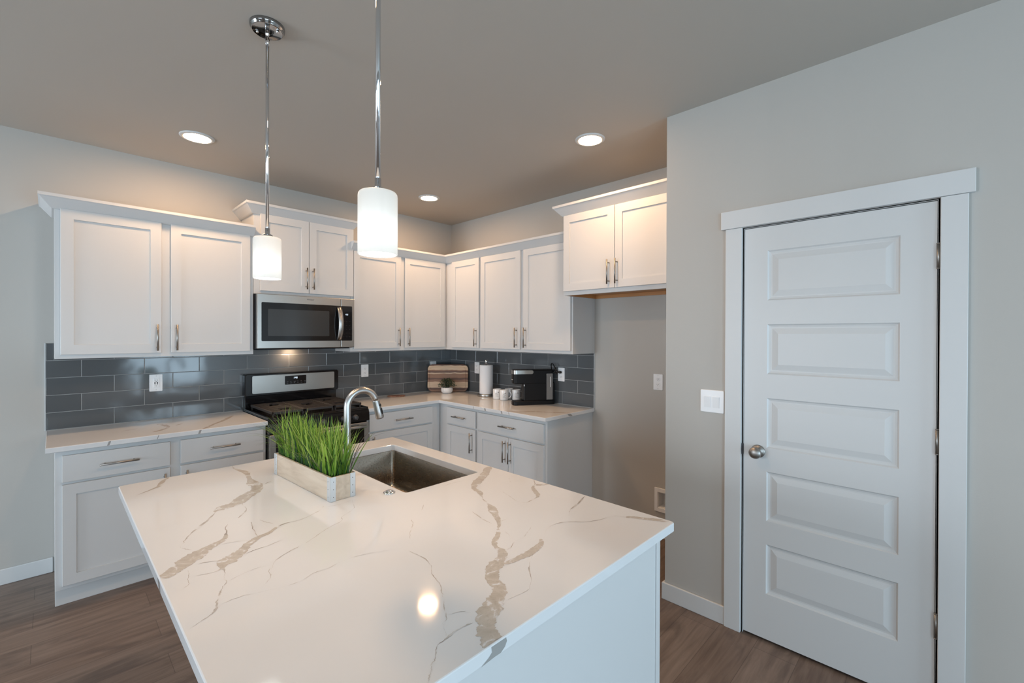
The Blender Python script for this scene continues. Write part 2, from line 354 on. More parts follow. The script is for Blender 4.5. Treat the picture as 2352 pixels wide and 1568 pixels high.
for zc in (1.822, 1.087, 0.357):
    mb = MB(); mb.lathe((XP-0.006, -4.0265, 0), [(0.0062, zc-0.046), (0.0062, zc+0.046)], 14)
    for q in (-0.050, 0.048): mb.lathe((XP-0.006, -4.0265, 0), [(0.0045, zc+q-0.001), (0.0068, zc+q), (0.0068, zc+q+0.002), (0.0045, zc+q+0.003)], 14)
    mb.build('hinge', M_nickel, door)
mb = MB(); mb.box(XP-0.006, XP+0.002, -3.3125, -3.300, 0.905, 0.960, 0.002).build('strike_plate', M_slot, door)

# ------------------------------------------------------------------ tile backsplash
def backsplash(T, name, label, joints0, pitch, ustart, uend, tops):
    zt = 1.353
    root = thing(name, label, 'backsplash', tuple(T((0.5*(ustart+uend), 0, CT))))
    zr = [(0.899, 1.0045), (1.0075, 1.1140), (1.1170, 1.2235), (1.2265, 1.3330), (1.3360, zt)]
    mb = MB(T); mt = MB(T); mt.box(ustart, uend, 0.0005, 0.0072, 0.8955, 1.3335)
    for a, b, c in tops: mt.box(a, b, 0.0005, 0.0072, 1.3335, c)
    for i, (z0, z1) in enumerate(zr):
        off = joints0 if i % 2 == 1 else joints0+pitch/2
        k = math.floor((ustart-off)/pitch); e = [off+pitch*j for j in range(k, k+int((uend-ustart)/pitch)+4)]
        cuts = [(a, b, ustart, uend, z1) for a, b in zip(e[:-1], e[1:])] if i < 4 else [(a, b, s, t_, c) for a, b in zip(e[:-1], e[1:]) for s, t_, c in tops]
        for a, b, s, t_, z1 in cuts:
            a, b = max(a+0.0016, s+0.001), min(b-0.0016, t_-0.001)
            if b-a < 0.015: continue
            tx, tz = rnd.gauss(0, 0.0016), rnd.gauss(0, 0.0022)            # each tile sits very slightly out of plane
            cx, cz = 0.5*(a+b), 0.5*(z0+z1)
            dd = lambda u, z, d: d+(u-cx)*tx+(z-cz)*tz
            R = lambda ins, d: [(u, dd(u, z, d), z) for u, z in ((a+ins, z0+ins), (b-ins, z0+ins), (b-ins, z1-ins), (a+ins, z1-ins))]
            mb.loops([R(0, 0.0065), R(0, 0.0078), R(0.0006, 0.0086), R(0.0015, 0.0090)], cap0=False)
    mt.build('grout', M_grout, root); mb.build('tiles', M_tile, root)
    return root
bs = backsplash(TA, 'tile_backsplash', 'dark grey glazed subway tile backsplash behind the gas range', -3.036, 0.3215, -3.198, -0.0095, [(-3.198, -3.162, 1.443), (-3.162, -2.107, 1.353), (-2.107, -1.347, 1.384), (-1.347, -0.0095, 1.353)])
MB(TA).box(-3.2025, -3.198, 0.0005, 0.0095, 0.8955, 1.445).build('edge_trim', M_caulk, bs)
bs = backsplash(TB, 'tile_backsplash', 'dark grey glazed subway tile backsplash behind the coffee maker', 0.104, 0.3322, 0.0005, 1.933, [(0.0005, 1.933, 1.353)])
MB(TB).box(1.933, 1.9375, 0.0005, 0.0095, 0.8955, 1.353).build('edge_trim', M_caulk, bs)

# ------------------------------------------------------------------ cabinets
def crown(T, parent, path, ztop, ends=('flat', 'flat')):
    """path: plan points (u, d) of the moulding's back edge with mitre directions"""
    prof = [(0.0, -0.077), (0.010, -0.077), (0.016, -0.072), (0.058, -0.022), (0.066, -0.017), (0.066, 0.0), (0.0, 0.0)]
    mb = MB(T); rings = []
    for (u, d), (mu, md) in path: rings.append([(u+mu*o, d+md*o, ztop+h) for o, h in prof])
    mb.loops(rings); return mb.build('crown_molding', M_cab, parent)
FU = 0.304
def upper(T, name, label, u0, u1, z0, z1, doors, fd=FU, z_frame_top=None, handle_z=None, group='white upper cabinets'):
    root = thing(name, label, 'cabinet', tuple(T((0.5*(u0+u1), 0, z0))), group)
    mb = MB(T); zt = z_frame_top or z1+0.015
    mb.box(u0, u1, 0.0005, fd, z0, zt, 0.001)
    mb.build('body', M_cab, root)
    for (a, b, hu, hz) in doors:
        dm = MB(T); shaker(dm, a, b, z0+0.025, z1, fd+0.0005, fd+0.019, 0.057); dr = dm.build('door', M_cab, root)
        pull(T, hu, hz, fd+0.019, dr, True)
    return root
# left of the range
r = upper(TA, 'upper_cabinet', 'wide white two door upper cabinet left of the microwave', -3.160, -2.110, 1.355, 2.241,
      [(-3.135, -2.662, -2.686, 1.481), (-2.612, -2.135, -2.582, 1.481)])
crown(TA, r, [((-3.160, 0.001), (-1, 0)), ((-3.160, FU), (-1, 1)), ((-2.110, FU), (0, 1))], 2.312)
# above the microwave
r = upper(TA, 'upper_cabinet', 'short raised white cabinet directly above the microwave', -2.108, -1.348, 1.8115, 2.419,
      [(-2.065, -1.7065, -1.731, 1.955), (-1.7025, -1.334+0.008, -1.677, 1.955)])
crown(TA, r, [((-2.108, 0.001), (-1, 0)), ((-2.108, FU), (-1, 1)), ((-1.348, FU), (1, 1)), ((-1.348, 0.001), (1, 0))], 2.489)
# right of the range up to the corner
r = upper(TA, 'upper_cabinet', 'white two door upper cabinet right of the microwave in the corner', -1.346, -FU, 1.355, 2.243,
      [(-1.322, -0.849, -0.879, 1.483), (-0.807, -0.331, -0.773, 1.483)])
crown(TA, r, [((-1.346, FU), (0, 1)), ((-FU, FU), (-1, 1))], 2.318)
# alcove wall
r = upper(TB, 'upper_cabinet', 'narrow single door white upper cabinet above the paper towels', FU+0.001, 0.845, 1.355, 2.243,
      [(0.420, 0.834, 0.803, 1.483)])
crown(TB, r, [((FU, FU), (1, 1)), ((0.845, FU), (0, 1))], 2.318)
r = upper(TB, 'upper_cabinet', 'white two door upper cabinet above the coffee maker', 0.846, 1.933, 1.355, 2.243,
      [(0.860, 1.376, 1.340, 1.483), (1.412, 1.921, 1.447, 1.483)])
crown(TB, r, [((0.846, FU), (0, 1)), ((1.933, FU), (0, 1))], 2.318)
# above the alcove: deeper, raw wood underneath
FF = 0.420; u0, u1 = 1.9345, 2.897
r = thing('upper_cabinet', 'deep white two door cabinet hung over the empty refrigerator alcove', 'cabinet', tuple(TB((2.4, 0, 1.81))), 'white upper cabinets')
mb = MB(TB); z0 = 1.808
mb.box(u0, u1, FF-0.019, FF, z0, 2.42, 0.001).box(u0, u0+0.015, 0.0005, FF-0.019, z0, 2.42).box(u1-0.03, u1, 0.0005, FF-0.019, z0, 2.42).box(u0+0.015, u1-0.03, 0.0005, FF-0.019, 2.40, 2.42)
mb.build('body', M_cab, r)
mb = MB(TB); mb.box(u0+0.015, u1-0.03, 0.0005, FF-0.019, z0+0.026, z0+0.04).box(u0+0.015, u0+0.017, 0.0005, FF-0.019, z0, z0+0.026).box(u0+0.015, u1-0.03, FF-0.021, FF-0.019, z0, z0+0.026).box(u0+0.015, u1-0.03, 0.0005, 0.019, z0, z0+0.026)
mb.build('underside', M_wood_under, r)['label'] = 'raw orange wood underside'
for a, b, hu in ((1.940, 2.385, 2.345), (2.389, 2.840, 2.409)):
    dm = MB(TB); shaker(dm, a, b, 1.838, 2.412, FF+0.0005, FF+0.019, 0.057); dr = dm.build('door', M_cab, r); pull(TB, hu, 1.949, FF+0.019, dr, True)
crown(TB, r, [((u0, 0.001), (-1, 0)), ((u0, FF), (-1, 1)), ((u1, FF), (0, 1))], 2.489)

FB = 0.591
def base(T, name, label, u0, u1, drawers, doors, d_start=0.001, end_left=False, end_right=False):
    root = thing(name, label, 'cabinet', tuple(T((0.5*(u0+u1), 0, 0))), 'white base cabinets')
    mb = MB(T); mb.box(u0, u1, d_start, FB, 0.102, 0.864, 0.001)
    if end_left: mb.box(u0, u0+0.013, d_start, 0.528, 0, 0.102)
    if end_right: mb.box(u1-0.013, u1, d_start, 0.528, 0, 0.102)
    mb.build('body', M_cab, root)
    MB(T).box(u0, u1, 0.528, 0.541, 0.0, 0.102, 0.001).build('toe_kick', M_cab, root)
    for a, b, hu in drawers:
        dm = MB(T); dm.box(a, b, FB+0.0005, FB+0.019, 0.693, 0.838, 0.002); dr = dm.build('drawer', M_cab, root)
        pull(T, hu, 0.765, FB+0.019, dr, False)
    for a, b, hu in doors:
        dm = MB(T); shaker(dm, a, b, 0.126, 0.678, FB+0.0005, FB+0.019, 0.057); dr = dm.build('door', M_cab, root)
        pull(T, hu, 0.566, FB+0.019, dr, True)
    return root
base(TA, 'base_cabinet', 'white base cabinet with two drawers left of the range', -3.160, -2.112, [(-3.133, -2.659, -2.896), (-2.606, -2.131, -2.368)],
     [(-3.133, -2.659, -2.688), (-2.606, -2.131, -2.577)], end_left=True)
base(TA, 'base_cabinet', 'white base cabinet with one drawer between the range and the corner', -1.343, -0.592, [(-1.326, -0.689, -1.008)], [(-1.326, -0.689, -1.296)])
base(TB, 'base_cabinet', 'white base cabinet in the corner with narrow drawer over single door', FB+0.001, 1.137, [(0.716, 1.120, 0.910)], [(0.716, 1.120, 1.078)], end_left=False)
base(TB, 'base_cabinet', 'white base cabinet at the alcove with wide drawer over two doors', 1.138, 1.915, [(1.156, 1.893, 1.521)],
     [(1.156, 1.5205, 1.487), (1.5235, 1.893, 1.549)], end_right=True)

# ------------------------------------------------------------------ quartz tops and their veins
def rrect(x0, x1, y0, y1, r, k=5):
    out = []
    for cx, cy, a0 in ((x1-r, y1-r, 0), (x0+r, y1-r, 90), (x0+r, y0+r, 180), (x1-r, y0+r, 270)):
        for i in range(k+1):
            a = math.radians(a0+90*i/k); out.append((cx+r*math.cos(a), cy+r*math.sin(a)))
    return out
def catmull(pts, n=6):
    out = []
    for i in range(len(pts)-1):
        p0, p1, p2, p3 = pts[max(i-1, 0)], pts[i], pts[i+1], pts[min(i+2, len(pts)-1)]
        for j in range(n):
            t = j/n
            out.append(tuple(0.5*((2*b)+(-a+c)*t+(2*a-5*b+4*c-d)*t*t+(-a+3*b-3*c+d)*t**3) for a, b, c, d in zip(p0, p1, p2, p3)))
    out.append(tuple(pts[-1])); return out
VN = [0]
def vein(mb, pts, z, k=1.0, bounds=None, wide=3.2):
    """a vein: a ragged inlaid band lying in the top face"""
    VN[0] += 1; z += (VN[0] % 40)*6e-6
    q = catmull([(x, y, max(h, 0.25)*0.001) for x, y, h in pts], 9); vs, mis = [], []; jl = jr = jc = 0.0; w_ = 1.0
    L = len(q)
    for i, (x, y, h) in enumerate(q):
        a = q[max(i-1, 0)]; b = q[min(i+1, L-1)]; dx, dy = b[0]-a[0], b[1]-a[1]; l = math.hypot(dx, dy) or 1; nx, ny = -dy/l, dx/l
        h = abs(h); thick = h*1000*k > wide
        h = min(h*k*(1+0.75*min(1, h/0.005)), 0.03)
        jl = 0.75*jl+rnd.gauss(0, 0.08); jr = 0.75*jr+rnd.gauss(0, 0.08); jc = 0.8*jc+rnd.gauss(0, 0.0007)
        w_ = min(1.5, max(0.12, w_+rnd.gauss(0, 0.22)))
        if thick: hl, hr, c = h*max(0.3, 1+jl+rnd.gauss(0, 0.05)), h*max(0.3, 1+jr+rnd.gauss(0, 0.05)), jc*0.8
        else: hl = hr = h*0.72*w_; c = jc
        tp = min(1.0, (min(i, L-1-i)+0.4)/4.0)**0.7; hl *= tp; hr *= tp
        cl = lambda X, Y: (min(max(X, bounds[0]), bounds[1]), min(max(Y, bounds[2]), bounds[3])) if bounds else (X, Y)
        A, B = cl(x+nx*(hl+c), y+ny*(hl+c)), cl(x-nx*(hr-c), y-ny*(hr-c)); vs += [(*A, z), (*B, z)]; mis.append(1 if thick else 2)
    for i in range(L-1):
        mb.mi = mis[i]; mb.add([vs[2*i], vs[2*i+1], vs[2*i+3], vs[2*i+2]], [(0, 1, 2, 3)])
    mb.mi = 0
def side_vein(mb, pts, mi=3):
    mb.mi = mi; mb.add(pts, [tuple(range(len(pts)))]); mb.mi = 0
IV= [[(-2.587,-1.678,2.1),(-2.595,-1.735,3.3),(-2.575,-1.833,6.3),(-2.58,-1.887,5.3),(-2.592,-1.959,5.2),(-2.598,-2.02,11.9),(-2.594,-2.062,10.4),(-2.615,-2.126,14.2),(-2.667,-2.176,13.3),(-2.718,-2.228,14.4),(-2.757,-2.242,12.6),(-2.777,-2.254,4.2),(-2.791,-2.285,2.6),(-2.845,-2.363,3.0),(-2.876,-2.407,2.8),(-2.897,-2.442,1.9),(-2.905,-2.467,1.3),(-2.917,-2.493,0.4),(-2.907,-2.522,0.8),(-2.885,-2.551,0.8)],[(-2.779,-2.406,0.9),(-2.793,-2.439,1.6),(-2.798,-2.478,2.7),(-2.818,-2.522,5.0),(-2.84,-2.539,7.6),(-2.868,-2.555,10.4),(-2.89,-2.576,14.7),(-2.91,-2.596,16.6),(-2.931,-2.624,10.9),(-2.955,-2.637,10.9),(-2.972,-2.65,9.7),(-2.982,-2.654,8.0)],[(-2.929,-2.658,0.5),(-2.932,-2.685,0.6),(-2.937,-2.719,0.5),(-2.942,-2.742,0.7),(-2.966,-2.757,1.2)],[(-2.5,-2.471,2.1),(-2.519,-2.496,2.6),(-2.558,-2.52,2.6),(-2.601,-2.537,2.6),(-2.66,-2.534,3.1),(-2.708,-2.569,4.5),(-2.744,-2.582,6.0),(-2.776,-2.611,6.8),(-2.802,-2.64,8.2),(-2.822,-2.662,12.7),(-2.844,-2.68,14.8),(-2.858,-2.698,5.4),(-2.863,-2.734,1.0),(-2.872,-2.765,0.6),(-2.873,-2.794,1.2),(-2.887,-2.811,1.5),(-2.895,-2.833,1.5),(-2.908,-2.863,1.3),(-2.914,-2.889,1.8),(-2.925,-2.911,2.4),(-2.953,-2.929,1.5),(-2.975,-2.942,0.6)],[(-2.721,-2.441,1.4),(-2.73,-2.495,1.2),(-2.735,-2.535,1.1),(-2.743,-2.577,0.8)],[(-2.861,-2.711,2.7),(-2.885,-2.717,1.8),(-2.927,-2.705,1.3)],[(-2.695,-2.442,1.1),(-2.691,-2.471,1.8),(-2.675,-2.504,1.8)],[(-2.832,-2.554,1.1),(-2.801,-2.563,1.7),(-2.757,-2.586,1.7)],[(-2.398,-2.485,0.8),(-2.419,-2.539,0.8),(-2.445,-2.58,2.2),(-2.489,-2.607,1.7),(-2.514,-2.641,1.7),(-2.579,-2.67,1.6),(-2.618,-2.696,1.0),(-2.656,-2.719,1.0)],[(-2.678,-2.728,1.9),(-2.726,-2.747,1.4),(-2.756,-2.769,1.5),(-2.77,-2.798,1.3),(-2.782,-2.807,0.9),(-2.788,-2.841,1.2),(-2.808,-2.868,1.3),(-2.822,-2.882,0.7)],[(-2.5,-2.934,0.9),(-2.565,-2.904,0.9),(-2.629,-2.897,0.8),(-2.66,-2.904,1.4),(-2.708,-2.902,1.6),(-2.75,-2.918,1.1),(-2.818,-2.903,1.1),(-2.861,-2.889,1.1),(-2.905,-2.889,0.7)],[(-2.696,-2.24,2.8),(-2.695,-2.299,1.0),(-2.712,-2.338,2.3),(-2.741,-2.379,1.8)],[(-2.824,-1.685,3.4),(-2.86,-1.756,5.0),(-2.876,-1.803,4.3),(-2.951,-1.868,1.0)],[(-2.565,-2.066,3.0),(-2.528,-2.045,3.1)],[(-2.693,-2.648,0.8),(-2.743,-2.657,2.1),(-2.766,-2.658,2.0),(-2.799,-2.668,0.7)],[(-2.902,-2.643,0.5),(-2.886,-2.643,1.4),(-2.856,-2.66,1.0)],[(-2.867,-2.79,0.6),(-2.814,-2.774,0.6),(-2.78,-2.777,0.7)],[(-2.5,-2.483,1.5),(-2.459,-2.498,1.5),(-2.404,-2.487,1.5)],[(-1.756,-2.538,10.2),(-1.822,-2.589,9.2),(-1.891,-2.637,9.8),(-1.95,-2.671,10.5),(-2.002,-2.708,5.1),(-2.016,-2.764,6.0),(-2.042,-2.805,1.6),(-2.058,-2.831,2.1),(-2.074,-2.877,3.1),(-2.093,-2.916,8.3),(-2.122,-2.961,6.7),(-2.156,-3.011,4.1),(-2.195,-3.051,3.2),(-2.225,-3.079,4.8),(-2.266,-3.106,5.4),(-2.281,-3.131,3.9),(-2.289,-3.16,7.2),(-2.311,-3.186,7.7),(-2.349,-3.203,12.1),(-2.383,-3.221,10.3),(-2.405,-3.248,10.0),(-2.422,-3.287,9.5),(-2.449,-3.312,10.9),(-2.478,-3.323,13.8),(-2.507,-3.34,14.0),(-2.53,-3.359,11.9),(-2.544,-3.378,10.8),(-2.552,-3.396,11.5),(-2.562,-3.41,12.0),(-2.568,-3.424,12.0),(-2.572,-3.45,12.0)],[(-2.332,-3.215,4.4),(-2.297,-3.222,5.2),(-2.25,-3.223,6.8),(-2.211,-3.221,6.5),(-2.168,-3.206,4.5),(-2.145,-3.181,2.1)],[(-2.121,-3.177,1.0),(-2.081,-3.159,2.0),(-2.046,-3.154,2.1),(-1.996,-3.172,1.7),(-1.953,-3.217,0.9),(-1.907,-3.237,1.2),(-1.85,-3.252,1.8),(-1.836,-3.272,1.9),(-1.823,-3.292,3.8),(-1.805,-3.32,5.1),(-1.784,-3.362,5.6),(-1.759,-3.405,5.6)],[(-2.271,-3.166,1.5),(-2.25,-3.162,1.4),(-2.215,-3.145,1.9),(-2.193,-3.147,1.6),(-2.151,-3.132,1.5),(-2.106,-3.11,1.4)],[(-2.213,-3.143,1.2),(-2.2,-3.104,0.8),(-2.191,-3.077,0.4)],[(-2.47,-2.977,1.2),(-2.463,-3.031,1.4),(-2.474,-3.081,1.2),(-2.497,-3.126,1.2),(-2.511,-3.169,1.0),(-2.53,-3.204,1.1),(-2.543,-3.232,0.8),(-2.563,-3.259,1.0),(-2.576,-3.284,0.8),(-2.585,-3.296,0.7),(-2.598,-3.3,1.0),(-2.608,-3.321,0.4),(-2.618,-3.336,0.6)],[(-2.552,-3.343,1.2),(-2.577,-3.339,1.4),(-2.598,-3.337,1.1),(-2.619,-3.342,2.9),(-2.644,-3.347,1.7),(-2.656,-3.354,1.2),(-2.67,-3.371,0.9),(-2.685,-3.383,0.9),(-2.7,-3.399,1.2),(-2.711,-3.411,1.2)],[(-2.572,-3.281,0.5),(-2.542,-3.297,1.1),(-2.534,-3.314,1.0)],[(-2.239,-2.71,0.8),(-2.276,-2.75,1.1)],[(-2.345,-2.796,1.4),(-2.365,-2.832,1.1),(-2.402,-2.871,1.4),(-2.431,-2.913,0.5)],[(-1.756,-2.813,1.5),(-1.789,-2.846,2.4),(-1.833,-2.877,4.2),(-1.867,-2.926,5.0),(-1.896,-2.952,3.4),(-1.958,-2.963,1.4),(-1.983,-2.939,1.0),(-1.966,-2.881,2.6),(-1.947,-2.822,2.1)],[(-1.798,-2.858,5.4),(-1.773,-2.876,4.5),(-1.749,-2.891,3.6)],[(-1.764,-3.074,1.6),(-1.844,-3.099,2.5),(-1.91,-3.119,1.6),(-1.955,-3.147,0.4)],[(-1.802,-2.712,1.5),(-1.835,-2.748,2.0),(-1.848,-2.774,2.1)],[(-2.161,-2.885,1.1),(-2.175,-2.942,2.1),(-2.183,-3.011,1.0)],[(-2.152,-3.015,1.6),(-2.112,-3.014,1.7)],[(-2.239,-3.235,0.5),(-2.281,-3.261,0.6),(-2.309,-3.286,1.5),(-2.337,-3.317,0.3),(-2.364,-3.336,0.4),(-2.383,-3.344,1.1),(-2.44,-3.337,0.8)],[(-2.07,-2.602,2.6),(-2.022,-2.599,2.7),(-1.97,-2.611,1.9)]]
AV= [[(-2.672,-0.226,17.5),(-2.646,-0.299,19.4),(-2.64,-0.412,13.8),(-2.694,-0.489,15.4),(-2.734,-0.518,9.1)],[(-2.219,-0.211,11.4),(-2.324,-0.386,17.3),(-2.396,-0.483,13.1),(-2.503,-0.643,11.7)],[(-2.545,-0.32,7.1),(-2.597,-0.363,10.2)],[(-2.898,-0.368,3.2),(-2.841,-0.343,6.5),(-2.764,-0.311,3.4)]]
BV= [[(-0.653,-1.486,10.6),(-0.581,-1.601,13.0),(-0.478,-1.688,13.1),(-0.416,-1.808,15.4),(-0.345,-1.907,20.4),(-0.353,-1.962,34.4)],[(-0.575,-1.145,6.1),(-0.582,-1.265,5.8)]]
def strip(s): pass
def plate(mb, u0, u1, z0, z1, d0, d1, r, bev=0.0015, k=4):
    A = lambda ins, d: [(u, d, z) for u, z in rrect(u0+ins, u1-ins, z0+ins, z1-ins, max(r-ins, 0.0005), k)]
    mb.loops([A(0, d0), A(0, d1-bev), A(bev*0.35, d1-bev*0.35), A(bev, d1)]); return mb
def slab(mb, poly, z0, z1, bev=0.003):
    """horizontal slab with eased top edge; poly counter-clockwise, any shape"""
    n = len(poly); ins = []
    for i in range(n):
        a, b, c = Vector(poly[i-1]), Vector(poly[i]), Vector(poly[(i+1) % n]); e1, e2 = (b-a).normalized(), (c-b).normalized()
        n1, n2 = Vector((-e1.y, e1.x)), Vector((-e2.y, e2.x)); m_ = n1+n2; m_ = m_/max(0.2, m_.dot(n1)); ins.append((b, m_))
    R = lambda o, z: [(b.x+m_.x*o, b.y+m_.y*o, z) for b, m_ in ins]
    mb.loops([R(bev, z0), R(0, z0+bev), R(0, z1-bev), R(bev*0.3, z1-bev*0.3), R(bev, z1)])
ZV = CT+0.00025
mb = MB(); slab(mb, [(-3.196, -0.634), (-2.111, -0.634), (-2.111, -0.0005), (-3.196, -0.0005)], 0.8655, CT)
for v in AV: vein(mb, v, ZV, 0.45, bounds=(-3.19, -2.115, -0.63, -0.002))
for x, w in ((-2.943, 0.010), (-2.722, 0.004), (-2.510, 0.012)):
    side_vein(mb, [(x-w/2+0.004, -0.63425, 0.892), (x+w/2+0.004, -0.63425, 0.892), (x+w/2-0.004, -0.63425, 0.869), (x-w/2-0.004, -0.63425, 0.869)])
tag(mb.build('countertop', [M_quartz, M_vein, M_veinthin, M_veinedge]), 'white veined quartz countertop left of the range', 'countertop')
mb = MB(); slab(mb, [(-1.343, -0.634), (-0.634, -0.634), (-0.634, -1.933), (-0.0005, -1.933), (-0.0005, -0.0005), (-1.343, -0.0005)], 0.8655, CT)
for v in BV: vein(mb, v, ZV, 0.42, bounds=(-0.630, -0.002, -1.929, -0.64))
for y, w in ((-1.125, 0.006), (-1.272, 0.016), (-1.470, 0.014), (-1.553, 0.006)):
    side_vein(mb, [(-0.63425, y-w/2+0.004, 0.891), (-0.63425, y+w/2+0.004, 0.891), (-0.63425, y+w/2-0.004, 0.870), (-0.63425, y-w/2-0.004, 0.870)])
side_vein(mb, [(-0.372, -1.93325, 0.891), (-0.335, -1.93325, 0.891), (-0.305, -1.93325, 0.874), (-0.325, -1.93325, 0.869), (-0.350, -1.93325, 0.874)])
tag(mb.build('countertop', [M_quartz, M_vein, M_veinthin, M_veinedge]), 'L-shaped white quartz countertop in the corner under the coffee maker', 'countertop')

IX0, IX1, IY0, IY1 = -2.987, -1.750, -3.422, -1.683; SX0, SX1, SY0, SY1 = -2.219, -1.847, -2.564, -1.853
mb = MB(); O = lambda i, z: [(x, y, z) for x, y in rrect(IX0+i, IX1-i, IY0+i, IY1-i, 0.012)]
Hh = lambda i, z: [(x, y, z) for x, y in rrect(SX0-i, SX1+i, SY0-i, SY1+i, 0.016)]
mb.loops([Hh(0, 0.865), O(0.003, 0.865), O(0, 0.868), O(0, CT-0.003), O(0.001, CT-0.001), O(0.003, CT), Hh(0.002, CT), Hh(0, CT-0.002), Hh(0, 0.865)], False, False)
bmesh.ops.remove_doubles(mb.bm, verts=mb.bm.verts[:], dist=1e-6)
for v in IV: vein(mb, v, ZV, 1.0, bounds=(IX0+0.004, IX1-0.004, IY0+0.004, IY1-0.004))
side_vein(mb, [(x, IY0-0.0003, z) for x, z in ((-2.556, 0.892), (-2.531, 0.892), (-2.5285, 0.884), (-2.534, 0.875), (-2.546, 0.868), (-2.562, 0.8685), (-2.580, 0.8675), (-2.600, 0.8665), (-2.580, 0.874), (-2.570, 0.881), (-2.572, 0.892))])
side_vein(mb, [(IX0-0.0003, -2.635, 0.891), (IX0-0.0003, -2.668, 0.891), (IX0-0.0003, -2.680, 0.869), (IX0-0.0003, -2.655, 0.869)])
tag(mb.build('island_countertop', [M_quartz, M_vein, M_veinthin, M_veinedge]), 'large white quartz island top with beige veins and sink cutout', 'countertop')
r = thing('kitchen_island', 'white painted island base under the large veined quartz top', 'kitchen island', (-2.25, -2.56, 0))
mb = MB(); mb.box(-2.68, -1.82, -3.40, -3.382, 0, 0.8645, 0.001); mb.build('end_panel', M_cab, r)
mb = MB(); mb.box(-1.842, -1.8195, -3.4045, -3.4002, 0, 0.8645, 0.001); mb.build('corner_trim', M_cab, r)
mb = MB(); mb.box(-2.68, -1.82, -1.738, -1.72, 0, 0.8645, 0.001).box(-2.68, -2.662, -3.3815, -1.7385, 0, 0.8645).box(-1.838, -1.82, -3.3815, -1.7385, 0.1, 0.8645).box(-2.66, -1.84, -3.38, -1.74, 0.10, 0.118).box(-1.90, -1.885, -3.38, -1.74, 0, 0.10)
mb.build('body', M_cab, r)
r = thing('kitchen_sink', 'undermount rectangular stainless steel sink set into the island', 'sink', (-2.033, -2.208, 0.66))
mb = MB(); R = lambda i, z, rr=0.018: [(x, y, z) for x, y in rrect(SX0+i, SX1-i, SY0+i, SY1-i, max(0.004, rr), 6)]
mb.loops([R(-0.018, 0.8642, 0.03), R(-0.001, 0.8642), R(0, 0.8625), R(0.004, 0.70), R(0.008, 0.682), R(0.017, 0.668), R(0.032, 0.662, 0.03)], False, True, smooth=True)
mb.build('bowl', M_sink, r)
mb = MB(); mb.lathe((-2.033, -2.208, 0), [(0.045, 0.6625), (0.045, 0.665), (0.040, 0.666), (0.036, 0.663), (0.012, 0.663), (0.010, 0.670), (0.002, 0.671)], 28, cap0=False); mb.build('drain', M_chrome, r)
r = thing('faucet', 'brushed steel gooseneck pull down faucet behind the green grass', 'faucet', (-2.281, -2.2, CT))
fx, fy = -2.281, -2.2; pts = [(fx, fy, 0.90), (fx, fy, 1.0), (fx, fy, 1.1)]+[(-2.213+0.068*math.cos(math.radians(a)), fy, 1.19+0.068*math.sin(math.radians(a))) for a in range(180, 14, -11)]
MB().tube(pts, 0.0145, 20).build('spout', M_faucet, r)
mb = MB(); mb.lathe((fx, fy, 0), [(0.027, CT+0.0004), (0.027, CT+0.006), (0.020, CT+0.010), (0.0185, CT+0.085), (0.0148, CT+0.092)], 28); mb.build('base', M_faucet, r)
mb = MB(); mb.tube([(fx, fy+0.015, 0.955), (fx, fy+0.040, 0.957)], 0.011, 14).tube([(fx, fy+0.036, 0.957), (fx-0.01, fy+0.046, 0.985), (fx-0.02, fy+0.052, 1.03)], [0.006, 0.005, 0.004], 10); mb.build('lever', M_faucet, r)
mb = MB(); dv = Vector((0.262, 0, -0.965)); h0 = Vector((-2.1475, fy, 1.2085))
mb.tube([h0, h0+dv*0.004, h0+dv*0.006, h0+dv*0.05, h0+dv*0.082, h0+dv*0.087], [0.0146, 0.0153, 0.0153, 0.0172, 0.0186, 0.0172], 22)
sp = mb.build('spray_head', M_faucet, r)
side = Vector((0.965, 0, 0.262)); mb = MB()
fd_ = (side*0.55+Vector((0, -1, 0))*0.85).normalized(); tv = dv.cross(fd_).normalized()
for t0, ln in ((0.026, 0.0001), (0.046, 0.017)):
    c0 = h0+dv*t0; rad = 0.0062
    for o in (0,):
        ring = []
        for a in range(20):
            an = 2*math.pi*a/20; q = dv*(rad*math.sin(an)+(ln if math.sin(an) > 0 else 0))+tv*(rad*math.cos(an)); ring.append(q)
        cc = c0+fd_*0.0128
        mb.loops([[tuple(cc+q) for q in ring], [tuple(cc+q+fd_*0.0052) for q in ring], [tuple(cc+q*0.8+fd_*0.0060) for q in ring]])
mb.build('button', M_black, sp)
mb = MB(); mb.lathe((-2.265, -2.519, 0), [(0.0225, CT+0.0004), (0.0225, CT+0.004), (0.019, CT+0.006), (0.0135, CT+0.0055), (0.0130, CT+0.0035), (0.0120, CT+0.0035), (0.0118, CT+0.009), (0.009, CT+0.0105), (0.001, CT+0.0107)], 32)
tag(mb.build('sink_air_switch', M_chrome), 'round chrome push button on the island beside the sink', 'button')

